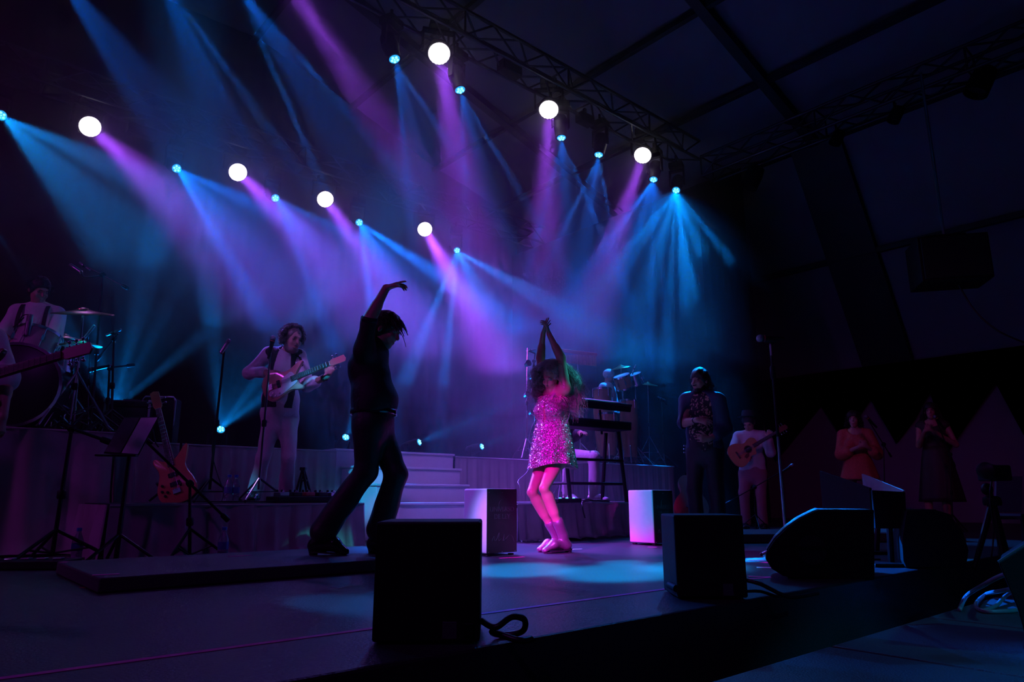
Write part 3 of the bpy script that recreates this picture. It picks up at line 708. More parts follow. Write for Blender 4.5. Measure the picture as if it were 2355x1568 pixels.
beamfix(1555, 437, VA, [(onz(800, 1262, .07) + Vector((.25, .35, 0)), 1.5, 1.2), (1352, 760, 2.0, .8), (at(1612, 872, 7.3), 1.7, 2.2), (Vector((1.85, 4.35, .25)), 1.5, 1.3), (Vector((3.15, 5.6, .5)), 1.2, 1.2), (1535, 780, 2.5, .8), (1450, 790, 6, .55)], 'blue beam light at the right end of the lit row', 1500, dy=-.4, col=(.0, .22, 1.0))
beamfix(2, 265, VB, [(270, 392, 2.0, 1.3), (200, 450, 3.0, .8), (150, 470, 1.3, 1.0)], 'blue beam light cut by the left picture edge', 900, top=6.3, col=(.0, .24, .9))
beamfix(406, 387, VB, [(600, 720, 1.8, 1.7), (600, 478, 1.8, 1.4), (560, 520, 3.5, .6), (585, 620, 5, .5)], 'blue beam light' + B_ + ', second from the left edge', 1300, top=6.3)
beamfix(633, 455, VB, [(770, 800, 1.6, 1.6), (850, 560, 1.7, 1.1), (800, 680, 6, .45)], 'blue beam light' + B_ + ', over the bass player', 1300, top=6.3)
beamfix(826, 511, VB, [(858, 720, 1.7, 1.6), (975, 610, 1.8, 2.4), (930, 690, 6, .6)], 'blue beam light' + B_ + ', above the raised hand', 2200, top=6.3)
beamfix(1051, 575, VB, [(930, 880, 2.4, 1.4), (1018, 900, 1.7, 1.9), (1295, 715, 3.6, 1.6), (1150, 760, 6, .5)], 'blue beam light lowest' + B_ + ', above the dancers', 1700, top=6.3, col=(.0, .20, 1.0))
for i, (px, py, tg, lb, pw, hf) in enumerate([
        (1010, 123, (1052, 360), 'white glowing purple wash light highest' + A_, 1500, 4.5),
        (1262, 252, (1255, 470), 'white glowing purple wash light in the middle' + A_, 1500, 4.5),
        (1478, 357, (1425, 520), 'white glowing purple wash light lowest' + A_, 1500, 4.5)]):
    washfix(px, py, VA, tg, lb, pw, hf, dy=-.7)
for i, (px, py, tg, lb, pw, hf) in enumerate([
        (207, 291, (420, 485), 'white glowing purple wash light leftmost' + B_, 1700, 4.5),
        (547, 396, (690, 540), 'white glowing purple wash light' + B_ + ', second from the left', 2300, 4.5),
        (748, 458, (850, 600), 'white glowing purple wash light' + B_ + ', third from the left', 2300, 4.5),
        (977, 527, (1040, 640), 'white glowing purple wash light' + B_ + ' with the brightest smoke', 4200, 4.5)]):
    washfix(px, py, VB, tg, lb, pw, hf, top=6.3, hot=1.0 if px == 977 else .3)
# the same truss goes on out of the picture at the top left
L = onv(640, -75, VA); washfix(640, -75, VA, (905, 330), '', 1500, 4.5, dy=.6, halo=.0, build=False)
L = uv(3.2, 7.1, 6.02); spot('beam_lamp', onv(540, -45, VA), at(775, 330, 8.3), 14000, BLUE, 50, .15, .03, [(at(835, 300, 8.0), 1.6, .5, 1.2), (at(715, 360, 8.0), 1.6, .5, 1.3), (at(770, 300, 8.5), 7, 3, .15)])
spot('beam_lamp', onv(360, -75, VA), at(600, 330, 8), 10000, BLUE, 55, .15, .03, [(at(640, 330, 8), 2.0, .7, .9), (at(590, 360, 8), 1.4, .5, .8), (at(520, 300, 8), 8, 4, .12)])
spot('beam_lamp', onv(120, -80, VA), at(360, 270, 7.5), 6000, BLUE, 50, .15, .03, [(at(320, 250, 7.5), 3, 1.5, .6), (at(420, 300, 7.5), 7, 4, .2)])
# floor beam lights on the back riser
FG = 'blue beam lights standing on the back risers'
def floorfix(px, py, beams, label, power=420, v=9.0, fill=.06):
    beamfix(px, py, v, beams, label, power, fill, dy=-.6, col=(.0, .24, 1.0), top=None, group=FG, hang=False)
floorfix(507, 988, [(500, 880, 4, 1.0), (580, 890, 4.5, 1.0), (560, 945, 3, .9)], 'blue beam light standing behind the bass player', 800)
floorfix(795, 1006, [(818, 920, 4, 1.0), (840, 960, 4, .7)], 'blue beam light behind the hip of the man in black')
floorfix(963, 1017, [(1180, 925, 3, 1.0), (1100, 930, 2, .6), (1225, 965, 2, .7)], 'blue beam light behind the stairs', 700)
floorfix(1107, 1027, [(1220, 975, 3, .8), (1240, 1000, 2, .6)], 'blue beam light left of the dancer by the percussion')
floorfix(262, 945, [(218, 860, 2.5, .9), (240, 850, 2.0, 1.2), (285, 850, 3, .6), (305, 860, 2, .4), (345, 872, 2.2, .8)], 'blue beam light hidden behind the guitar amplifier', 700, 8.2)
# ---- haze: thin over the stage, thicker upstage where it comes from
def haze(u0, u1, v0, v1, z0, z1, dens, label):
    hm = bpy.data.materials.new('haze'); hm.use_nodes = True; nt = hm.node_tree; nt.nodes.remove(nt.nodes['Principled BSDF'])
    n = nt.nodes.new('ShaderNodeVolumeScatter'); n.inputs['Density'].default_value = dens; n.inputs['Anisotropy'].default_value = .2
    nt.links.new(n.outputs[0], nt.nodes['Material Output'].inputs['Volume'])
    tag(ubox(u0, u1, v0, v1, z0, z1).build('haze', hm), label, 'haze', kind='stuff')
haze(-7.5, 11.1, 4.95, 12.75, .012, 8.0, .016, 'thin stage haze hanging over the rear half of the stage')
haze(-7.4, 11.0, 5.00, 12.70, 2.30, 7.9, .055, 'thicker stage haze around the lit beams')
# ---------------------------------------------------------------- the people
def JJ(**k): return {a: (at(*b) if isinstance(b, tuple) else Vector(b)) for a, b in k.items()}
def pose(base, H, f, lean=0.0, stance=.11, sit=None, head_f=None, headoff=(0, 0, 0)):
    """standing (or seated, sit = seat height) default pose in world space; f = facing"""
    f = nrm(f); l = Vector((-f.y, f.x, 0)).normalized(); b = Vector(base); up = Vector((0, 0, 1)); k = H / 1.75
    q = lambda x, y, z: b + l * x * k + f * y * k + up * z * k
    J = dict(pelvis=q(0, 0, .95), waist=q(0, .005 + lean * .25, 1.10), chest=q(0, .01 + lean * .6, 1.30), neck=q(0, lean * .9, 1.475), head=q(0, .03 + lean * 1.2, 1.625),
             sa=q(-.168, lean * .8, 1.415), sb=q(.168, lean * .8, 1.415), ea=q(-.25, .02, 1.13), eb=q(.25, .02, 1.13), wa=q(-.24, .12, .90), wb=q(.24, .12, .90),
             ha=q(-.09, 0, .90), hb=q(.09, 0, .90), ka=q(-stance, .03, .49), kb=q(stance, .03, .49), aa=q(-stance, -.02, .075), ab=q(stance, -.02, .075), ta=q(-stance * 1.2, .16, .03), tb=q(stance * 1.2, .16, .03))
    if sit is not None:
        dz = sit / k - .85
        for n in ('pelvis', 'waist', 'chest', 'neck', 'head', 'sa', 'sb', 'ea', 'eb', 'wa', 'wb', 'ha', 'hb'): J[n] = J[n] + up * dz * k
        J['ka'] = q(-.2, .42, sit / k + .03); J['kb'] = q(.2, .42, sit / k + .03); J['aa'] = q(-.2, .40, .08); J['ab'] = q(.2, .40, .08); J['ta'] = q(-.23, .58, .03); J['tb'] = q(.23, .58, .03)
    J['hfwd'] = Vector(head_f) if head_f else f; J['fwd'] = f; J['hup'] = up + f * .05
    J['head'] = J['head'] + Vector(headoff); J['_q'] = q; return J
def shirt_of(t, J, m, g=.014, sleeves=(1, 1), low=.10, bag=.012, name='shirt', seed=0, female=False, belly=0, h=.011, wr=.004):
    P = torso_prims(J, g, female, belly, low=True)
    for s, k in zip('ab', sleeves):
        if k is not None: P += arm_prims(J, s, g * .8, k, bag=bag if k > 0 else 0)
    d = J['pelvis'] - J['chest']; P.append(('p', J['pelvis'] + nrm(d) * low, d))
    nk = nrm(J['head'] - J['neck']); 
    o = garment(name, P, m, t, h, wr, 26, seed)
    c = J['neck'] + nk * .015; fw = nrm(J['hfwd']); M = frame(nk)
    MB().lathe([(.066, -.03), (.070, -.005), (.072, .018), (.066, .020), (.062, -.01)], c, nk, 20).build('collar', m, o, smooth=2)
    return o
def trousers_of(t, J, m, g=.016, flare=.012, name='trousers', seed=0, upto=.97, h=.011, wr=.004, top=.03):
    wai = J['waist']; pel = J['pelvis']; hl = nrm(J['hb'] - J['ha']); hw = .152
    P = [('t', wai.lerp(pel, .55), pel, (hw * .93 + g, .102 + g), (hw + g, .108 + g), hl, .05), ('t', pel, pel.lerp(J['ha'].lerp(J['hb'], .5), 1.3), (hw + g, .108 + g), (hw * .9 + g, .10 + g), hl, .04)]
    for s in 'ab': P += leg_prims(J, s, g, upto, flare)
    return garment(name, P, m, t, h, wr, 22, seed)
def shoes_of(t, J, m, **k):
    for s in 'ab': shoe(t, J['a' + s], J['t' + s], m, **k)
# ---- man in black, right arm raised, on the dance platform
Y = 4.72
J = JJ(pelvis=(858, 966, Y), waist=(862, 920, Y), chest=(848, 845, Y), neck=(862, 796, Y), head=(887, 760, Y), sa=(836, 806, Y - .17), sb=(852, 806, Y + .18),
       ea=(849, 735, Y - .24), wa=(888, 662, Y - .20), eb=(862, 885, Y + .27), wb=(894, 938, Y + .17), ha=(848, 985, Y - .085), hb=(866, 985, Y + .085),
       ka=(842, 1082, Y - .07), aa=(741, 1224, Y - .02), ta=(790, 1265, Y - .03), kb=(912, 1090, Y + .04), ab=(872, 1220, Y + .10), tb=(915, 1258, Y + .02))
J['ta'].z = J['tb'].z = .092; J['fwd'] = Vector((1, 0, 0)); J['hfwd'] = Vector((1, -.22, -.38)); J['hup'] = Vector((.35, 0, 1))
t = person('man in black shirt and trousers dancing with one arm raised', J, [dict(wr=J['wa'], d=(1, -.1, .28), pn=(.25, 0, -1), th=(0, -1, -.2), curls=(.10, .42, .5, .55), spread=.16, tcurl=.2),
            dict(wr=J['wb'], d=(.6, -.6, -.3), pn=(-.3, -.8, -.2), th=(.3, 0, 1), curls=(.5, .5, .5, .5))], h=.007, belly=.03)
P = torso_prims(J, .020, False, .06) + arm_prims(J, 'a', .013, 0, r=(.052, .040, .04, .027)) + arm_prims(J, 'b', .018, .8, bag=.01)
d = J['pelvis'] - J['chest']; P.append(('p', J['pelvis'].lerp(J['chest'], .12), d))
P.append(('p', J['ea'].lerp(J['sa'], .02), J['ea'] - J['sa']))
sh = garment('shirt', P, BSHIRT, t, .009, .005, 26, 4)
MB().lathe([(.068, -.035), (.074, -.005), (.076, .02), (.066, .022)], J['neck'] + Vector((.01, 0, .01)), J['head'] - J['neck'], 20).build('collar', BSHIRT, sh, smooth=2)
MB().lathe([(.052, 0), (.057, .010), (.057, .030), (.050, .036)], J['ea'].lerp(J['sa'], .08), J['ea'] - J['sa'], 18).build('rolled_cuff', BSHIRT, sh, smooth=2)
trousers_of(t, J, BTROU, .020, .030, seed=5, h=.009)
b = MB(); c = J['waist'].lerp(J['pelvis'], .62)
b.rings([[c + Vector((math.cos(a) * .155, math.sin(a) * .178, z)) for a in [2 * math.pi * i / 28 for i in range(28)]] for z in (-.018, .018)], cap=False)
b.build('belt', LEATHER, t, smooth=2, solid=.006)
MB().box(c + Vector((.158, -.04, 0)), (.008, .05, .038)).build('belt_buckle', CHROME, t, bevel=.004)
shoe(t, J['aa'], J['ta'], LEATHER, g=.010, shaft=.06, name='boot', up=J['ka'] - J['aa']); shoe(t, J['ab'], J['tb'], LEATHER, g=.010, shaft=.06, name='boot', up=J['kb'] - J['ab'])
hair_cap(t, J, HAIRD, grow=.016, front=.018, wr=.007)
rs = np.random.RandomState(3); n = 110; hd = np.array(J['head'])
dr = rs.normal(size=(n, 3)) * .35 + np.array([.25, -.1, .9]); dr /= np.linalg.norm(dr, axis=1)[:, None]
ro = hd + np.array([.0, 0, .03]) + dr * .095; di = dr * .35 + np.array([.75, -.1, -.5]) + rs.normal(size=(n, 3)) * .14; di /= np.linalg.norm(di, axis=1)[:, None]
strands('hair_locks', ro, di, rs.uniform(.04, .10, n), HAIRD, t, .004, .8, .004, 12, 1.0, 3)
# ---- woman dancer in the sequin dress
Y = 5.95
J = JJ(pelvis=(1269, 1030, Y), waist=(1270, 984, Y + .02), chest=(1273, 938, Y + .04), neck=(1274, 906, Y + .03), head=(1268, 868, Y - .03), sa=(1249, 894, Y + .13), sb=(1301, 893, Y - .08),
       ea=(1243, 822, Y + .13), wa=(1249, 768, Y + .03), eb=(1290, 822, Y - .10), wb=(1262, 767, Y - .03), ha=(1256, 1050, Y + .075), hb=(1284, 1052, Y - .05),
       ka=(1223, 1132, Y - .15), aa=(1280, 1231, Y + .02), ta=(1243, 1257, Y - .07), kb=(1251, 1123, Y - .25), ab=(1295, 1231, Y - .10), tb=(1255, 1261, Y - .19))
J['ta'].z = J['tb'].z = .022; J['fwd'] = Vector((-.62, -.78, 0)); J['hfwd'] = Vector((-.5, -.75, -.42)); J['hup'] = Vector((.2, .1, 1))
DJ = J
t = person('woman in a short sequin dress dancing with both arms overhead', J, [
    dict(wr=J['wa'], d=(.35, -.1, 1), pn=(.8, -.4, 0), th=(-.2, -1, 0), curls=(.12, .10, .12, .15), spread=.28, tcurl=.1, s=.92),
    dict(wr=J['wb'], d=(-.25, -.1, 1), pn=(-1, -.2, .1), th=(.2, -1, 0), curls=(.45, .5, .55, .6), spread=.10, tcurl=.2, s=.92)],
    female=True, h=.007, skin=SKINW, feet=False, legk=.93, armr=(.044, .037, .035, .023), hs=.95)
SEQ = mat('sequin_cloth', (.62, .36, .44), .5, .2, var=.3, scale=160, bump=.6, bscale=260)
SEQD = mat('sequins', (.80, .46, .56), .24, .8, var=.25, scale=300)
P = [p for p in torso_prims(J, .013, True, low=False)][:4] + [p for p in torso_prims(J, .013, True, low=False)][5:]
P = [p for p in torso_prims(J, .013, True, low=False) if p[0] in 'te']
fw = J['fwd']
P += [('p', J['neck'] + Vector((0, 0, -.015)), (0, 0, 1)), ('x', J['chest'] + fw * .115 + Vector((0, 0, -.055)), (.020, .06, .085), frame((0, 0, 1), nrm(J['sb'] - J['sa'])), .01)]
v1, f1 = field_mesh(P, .008, .002, 40)
dr = npmesh('dress', v1, f1, SEQ, t)
lat = nrm(J['hb'] - J['ha']); lat.z = 0; lat.normalize(); fr = Vector((lat.y, -lat.x, 0)); fr = fr if fr.dot(fw) > 0 else -fr
rings_ = []; NR, NS = 22, 72
for i in range(NR + 1):
    k = i / NR; c = J['waist'].lerp(J['pelvis'], k * 1.0 / .62) if k < .62 else J['pelvis'] + (J['ha'].lerp(J['hb'], .5) - J['pelvis']) * 0
    z = J['waist'].z + .03 + (at(1270, 1074, Y).z - J['waist'].z - .03) * k
    c = Vector((J['waist'].x + (J['pelvis'].x - J['waist'].x) * k, J['waist'].y + (J['pelvis'].y - J['waist'].y) * k - .03 * k, z))
    rx = np.interp(k, [0, .3, .6, 1], [.150, .172, .196, .215]); ry = np.interp(k, [0, .3, .6, 1], [.128, .150, .170, .195])
    q = []
    for j in range(NS):
        a = 2 * math.pi * j / NS; wv = 1 + .05 * k * k * math.sin(7 * a + 1) + .03 * k * math.sin(11 * a) + .02 * k * math.sin(3 * a)
        q.append(c + lat * math.cos(a) * rx * wv + fr * math.sin(a) * ry * wv + Vector((0, 0, .02 * k * math.sin(2 * a + .6))))
    rings_.append(q)
b = MB(); b.rings(rings_, cap=False); b.build('skirt', SEQ, t, smooth=2, solid=.006)
sv = np.array([list(p) for r_ in rings_ for p in r_]); sf = np.array([(i * NS + j, i * NS + (j + 1) % NS, (i + 1) * NS + (j + 1) % NS, (i + 1) * NS + j) for i in range(NR) for j in range(NS)])
def scatter_discs(v, f, n, r, seed, outward):
    rs = np.random.RandomState(seed); A = np.linalg.norm(np.cross(v[f[:, 1]] - v[f[:, 0]], v[f[:, 3]] - v[f[:, 0]]), axis=1); pk = rs.choice(len(f), n, p=A / A.sum())
    a, b2 = rs.rand(n)[:, None], rs.rand(n)[:, None]
    p = (v[f[pk, 0]] * (1 - a) + v[f[pk, 1]] * a) * (1 - b2) + (v[f[pk, 3]] * (1 - a) + v[f[pk, 2]] * a) * b2
    N = np.cross(v[f[pk, 2]] - v[f[pk, 0]], v[f[pk, 3]] - v[f[pk, 1]]); N /= np.linalg.norm(N, axis=1)[:, None] + 1e-9
    c = np.array(outward); sg = np.sign(((p - c[None]) * np.array([1, 1, 0])[None] * N).sum(1)); N *= np.where(sg == 0, 1, sg)[:, None]
    p = p + N * .006; N = N + rs.normal(size=(n, 3)) * .28; N /= np.linalg.norm(N, axis=1)[:, None]
    X = np.cross(N, rs.normal(size=(n, 3))); X /= np.linalg.norm(X, axis=1)[:, None]; Yv = np.cross(N, X); rr = r * rs.uniform(.7, 1.25, n)[:, None]
    pts = np.stack([p + (X * math.cos(q) + Yv * math.sin(q)) * rr for q in [math.pi / 2 * k for k in range(4)]], 1)
    return pts.reshape(-1, 3), np.arange(n * 4).reshape(-1, 4)
for (vv, ff, n, nm) in ((v1, f1, 5000, 'bodice_sequins'), (sv, sf, 9500, 'skirt_sequins')):
    pv, pf = scatter_discs(vv, ff, n, .0048, 3, J['waist']); o = npmesh(nm, pv, pf, SEQD, t, smooth=False); o['kind'] = 'stuff'
b = MB()                                                # feathery trim and necklace
rs_ = random.Random(4)
for i in range(150):
    a = rs_.uniform(0, 6.28); c = J['neck'] + Vector((0, 0, -.03)) + lat * math.cos(a) * .10 + fr * math.sin(a) * .085; d = nrm(lat * math.cos(a) + fr * math.sin(a) + Vector((rs_.uniform(-.5, .5), rs_.uniform(-.5, .5), rs_.uniform(-1.3, .2))))
    b.tube([c, c + d * .03, c + d * .06 + Vector((0, 0, -.012))], [.003, .0035, .0008], 4)
b.build('feather_trim', mat('pink_feather', (.85, .40, .45), .7), t, smooth=2)
b = MB()
for sx in (-1, 1): b.tube(bez([J['chest'] + lat * sx * .07 + fr * .115 + Vector((0, 0, .05)), J['neck'] + lat * sx * .075 + fr * .05 + Vector((0, 0, -.01)), J['neck'] + lat * sx * .06 - fr * .02 + Vector((0, 0, .035))], 5), .014, 7)
b.build('halter_straps', SEQ, t, smooth=2)
nk = MB()
for ring in range(3):
    for i in range(26):
        a = math.pi * 2 * i / 26; rr = .058 + .011 * ring; nk.ball(J['neck'] + Vector((0, 0, .022 - .017 * ring)) + lat * math.cos(a) * rr + fr * math.sin(a) * rr * .95, .007, 7, 5)
nk.build('bead_necklace', mat('beads', (.6, .4, .45), .15, .8), t, smooth=2)
BOOT = mat('sparkly_boots', (.30, .19, .25), .3, .6, var=.3, scale=200, bump=.2, bscale=240)
for s in 'ab':
    o = shoe(t, J['a' + s], J['t' + s], BOOT, g=.005, shaft=.12, name='ankle_boot', s=.90, sr=(.036, .043), up=J['k' + s] - J['a' + s] + Vector((0, 0, .03)))
# hair: core mass and curls
hf = nrm(J['hfwd']); hu = nrm(J['hup'] - hf * J['hup'].dot(hf)); hr = hf.cross(hu); M = Matrix((hr, hf, hu)).transposed(); c = J['head']
q = lambda x, y, z: c + hr * x + hf * y + hu * z
P = [('e', q(0, -.03, .045), (.095, .10, .088), M, .03), ('e', at(1314, 880, Y + .06), (.085, .08, .10), None, .05), ('e', at(1318, 915, Y + .08), (.07, .06, .09), None, .05), ('e', at(1236, 900, Y + .10), (.055, .05, .08), None, .05), ('e', at(1262, 846, Y), (.075, .08, .06), None, .04),
     ('x', q(0, .10, -.045), (.062, .075, .085), M, .02)]
hm_ = garment('hair', P, HAIRC, t, .009, .010, 55, 8)
rs = np.random.RandomState(5); n = 1500
dr = rs.normal(size=(n * 3, 3)); dr /= np.linalg.norm(dr, axis=1)[:, None]
fa = np.array(hf); ok = (dr @ fa < .38) & (dr[:, 2] > -.75) & ~((dr[:, 1] < -.15) & (dr[:, 0] > .15)); dr = dr[ok][:n]; n = len(dr)
ro = np.array(c) + np.array([0, 0, .02]) + dr * .088
di = dr * 1.0 + rs.normal(size=(n, 3)) * .22; di[:, 0] += .30 * (dr[:, 0] > -.15) ; di[:, 2] -= .25; di[:, 1] += .15
di /= np.linalg.norm(di, axis=1)[:, None]
ln = rs.uniform(.08, .16, n) + .09 * np.clip(dr[:, 0] + .2, 0, 1)
strands('hair_curls', ro, di, ln, HAIRC, t, .017, 3.6, .0019, 36, .75, 5)
n2 = 130; ro2 = np.array(c) + np.array([0, 0, .05]) + rs.normal(size=(n2, 3)) * .03 - fa * .02; di2 = rs.normal(size=(n2, 3)) * .5 + np.array([-.35, -.25, .55]); di2 /= np.linalg.norm(di2, axis=1)[:, None]
strands('fringe_curls', ro2, di2, rs.uniform(.08, .13, n2), HAIRC, t, .013, 3, .0025, 26, 1.0, 6)
MB().tube(bez([at(1310, 950, Y), at(1307, 962, Y - .1), at(1303, 972, Y - .12), at(1300, 978, Y - .1)], 6), .004, 6).build('mic_pack_wire', GREYC, t, smooth=2)
# ---- bass player on the low riser
Y = 6.45
J = JJ(pelvis=(643, 950, Y), waist=(645, 915, Y), chest=(651, 853, Y - .02), neck=(657, 812, Y - .05), head=(672, 780, Y - .11), sa=(617, 814, Y - .02), sb=(689, 820, Y + .03),
       ea=(574, 858, Y - .08), wa=(612, 856, Y - .26), eb=(706, 886, Y - .12), wb=(752, 866, Y - .28), ha=(627, 968, Y), hb=(662, 968, Y + .02),
       ka=(605, 1052, Y - .05), aa=(586, 1131, Y + .05), ta=(578, 1146, Y - .12), kb=(664, 1052, Y - .03), ab=(657, 1130, Y + .10), tb=(662, 1145, Y - .08))
J['ta'].z = J['tb'].z = .414; J['fwd'] = Vector((.25, -.95, 0)); J['hfwd'] = Vector((.78, -.62, -.22)); J['hup'] = Vector((.12, -.1, 1)); BJ = J
t = person('bass player in white shirt, dark vest and white trousers', J, [
    dict(wr=J['wa'], d=(.75, -.25, -.35), pn=(0, .9, -.3), th=(.5, 0, 1), curls=(.35, .5, .55, .6), spread=.12),
    dict(wr=J['wb'], d=(.45, -.1, .9), pn=(.2, .8, .2), th=(-.9, .2, .3), curls=(.75, .75, .75, .75), spread=.12)], h=.008)
P = torso_prims(J, .010) + arm_prims(J, 'a', .014, .85, bag=.006) + arm_prims(J, 'b', .014, .42, bag=.010); d = J['pelvis'] - J['chest']; P.append(('p', J['pelvis'] + nrm(d) * .04, d))
sh = garment('shirt', P, WSHIRT, t, .010, .006, 24, 7)
MB().lathe([(.066, -.03), (.074, -.005), (.080, .02), (.070, .020)], J['neck'] + Vector((0, 0, .01)), J['head'] - J['neck'], 20).build('collar', WSHIRT, sh, smooth=2)
P = torso_prims(J, .018); f3 = nrm(J['fwd'])
P += [('p', J['pelvis'].lerp(J['waist'], .3), d), ('x', J['chest'] + f3 * .17 + Vector((.0, 0, -.05)), (.075, .16, .34), frame((0, 0, 1), nrm(J['sb'] - J['sa'])), .02)]
for s in 'ab': P.append(('p', J['s' + s] + (J['s' + s] - J['neck']) * .02, J['s' + s] - J['neck']))
garment('vest', P, VEST, t, .009, .002, 24, 2)
trousers_of(t, J, WTROU, .010, .022, seed=9, wr=.006); shoes_of(t, J, LEATHER, g=.010)
hair_cap(t, J, HAIRG, grow=.003, front=.036, wr=.006)
rs = np.random.RandomState(8); n = 800; dr = rs.normal(size=(n * 3, 3)); dr /= np.linalg.norm(dr, axis=1)[:, None]
dr = dr[((dr @ np.array(nrm(J['hfwd'])) < .30) | (dr[:, 2] > .72)) & (dr[:, 2] > -.55)][:n]; n = len(dr)
strands('hair_curls', np.array(J['head']) + np.array([0, 0, .035]) + dr * .092, dr, rs.uniform(.025, .05, n), HAIRG, t, .009, 2.2, .0035, 14, .4, 9)
hf = nrm(J['hfwd']); hu = nrm(J['hup'] - hf * J['hup'].dot(hf)); hr = hf.cross(hu); M = Matrix((hr, hf, hu)).transposed(); q = lambda x, y, z: J['head'] + hr * x + hf * y + hu * z
garment('beard', [('e', q(0, .045, -.095), (.050, .052, .038), M, .02), ('e', q(.045, .01, -.07), (.018, .035, .045), M, .02), ('e', q(-.045, .01, -.07), (.018, .035, .045), M, .02), ('e', q(0, .093, -.050), (.030, .014, .008), M, .01), ('x', q(0, .105, -.068), (.022, .02, .007), M, .006)], HAIRG, t, .006, .003, 90, 3)
MB().lathe([(.034, -.012), (.036, -.010), (.036, .010), (.034, .012)], J['wb'].lerp(J['eb'], .12), J['wb'] - J['eb'], 18).build('wristwatch', LEATHER, t, smooth=1)
# ---- drummer behind the kit
base = at(92, 664, 6.25); base.z = .98
J = pose(base, 1.74, (.28, -.96, 0), lean=.05, sit=.52, head_f=(.85, -.5, -.45))
dx = at(90, 668, 6.2) - J['head']
for n in ('pelvis', 'waist', 'chest', 'neck', 'head', 'sa', 'sb', 'ea', 'eb', 'wa', 'wb', 'ha', 'hb', 'ka', 'kb', 'aa', 'ab', 'ta', 'tb'):
    J[n] = J[n] + Vector((dx.x, dx.y, dx.z if n not in ('aa', 'ab', 'ta', 'tb') else 0))
J['ea'] = at(2, 778, 6.1); J['wa'] = at(40, 795, 5.85); J['eb'] = at(126, 782, 6.15); J['wb'] = at(112, 822, 5.95)
t = person('drummer in white shirt and dark braces seated at the drum kit', J, [dict(wr=J['wa'], d=(.6, -.6, -.3), pn=(0, -.2, -1), th=(.5, .5, 0), curls=(.7,) * 4), dict(wr=J['wb'], d=(-.2, -.8, -.3), pn=(0, -.2, -1), th=(-.8, 0, .2), curls=(.7,) * 4)], h=.010)
sh = shirt_of(t, J, WSHIRT, .018, (.1, .1), .06, seed=3)
trousers_of(t, J, WTROU, .012, .02, seed=4); shoes_of(t, J, LEATHER)
hair_cap(t, J, HAIRD, grow=.010, front=.030, wr=.005)
f3 = nrm(J['fwd']); l3 = nrm(J['sb'] - J['sa'])
for sx in (-1, 1):
    pts = [J['pelvis'] + l3 * sx * .10 + f3 * .15, J['waist'] + l3 * sx * .10 + f3 * .135, J['chest'] + l3 * sx * .105 + f3 * .14, J['neck'] + l3 * sx * .10 + f3 * .06 + Vector((0, 0, .005)), J['neck'] + l3 * sx * .09 - f3 * .09 - Vector((0, 0, .05))]
    b = MB(); pp = bez(pts, 6)
    b.rings([[p + l3 * .016 + f3 * .003, p - l3 * .016 + f3 * .003, p - l3 * .016 - f3 * .003, p + l3 * .016 - f3 * .003] for p in pp]); b.build('braces', VEST, t)
for s, w_ in (('a', J['wa']), ('b', J['wb'])): 
    tag(MB().tube([w_ + Vector((-.02, .05, .02)), w_ + Vector((.05, -.12, .02)), w_ + Vector((.12, -.33, .04))], [.008, .0075, .005], 7).build('drumstick', mat('stick_wood', (.6, .42, .25), .5), None, smooth=2), 'pale wooden drumstick in the %s hand of the drummer' % ('left-hand' if s == 'a' else 'right-hand').split('-')[0], 'drumstick', 'drumsticks')
def stool(label, p, h, m=None):
    p = Vector(p); t = thing('stool', label, 'stool', p, 0, 'stools of the musicians')
    MB().lathe([(.15, -.07), (.165, -.06), (.165, -.01), (.15, 0), (.05, .004)], p + Vector((0, 0, h)), (0, 0, 1), 24).build('seat', LEATHER, t, smooth=1)
    MB().cyl(p + Vector((0, 0, .12)), p + Vector((0, 0, h - .06)), .018).build('post', CHROME, t, smooth=1)
    for i in range(3):
        a = i * 2.094 + .3; MB().tube([p + Vector((0, 0, .25)), p + Vector((math.cos(a) * .22, math.sin(a) * .22, .012))], .011, 7).build('leg', CHROME, t, smooth=1)
def seat_under(label, J, z0): stool(label, Vector((J['pelvis'].x, J['pelvis'].y, z0)), J['pelvis'].z - z0 - .115)
seat_under('black drum stool under the drummer', J, .98)
# ---- guitarist cut by the left edge
base = Vector((-3.62, 4.30, 0)); J = pose(base, 1.78, (.5, -.85, 0), head_f=(.3, -.9, -.2))
J['eb'] = at(14, 868, 4.22); J['sb'] = at(-14, 778, 4.25); J['wb'] = at(6, 958, 4.10); J['neck'] = J['neck'] * 1
t = person('guitarist in a white shirt cut off by the left picture edge', J, [dict(wr=J['wb'], d=(.0, -.1, -1), pn=(-.9, .3, 0), th=(.2, -1, 0), curls=(.3, .35, .4, .45)), dict(wr=J['wa'], d=(.5, -.5, -.4), pn=(0, 1, 0), th=(0, 0, 1), curls=(.5,) * 4)], h=.010)
shirt_of(t, J, WSHIRT, .020, (.8, .1), .12, bag=.018, seed=8); trousers_of(t, J, BTROU); shoes_of(t, J, LEATHER); hair_cap(t, J, HAIRD)
GJ = J
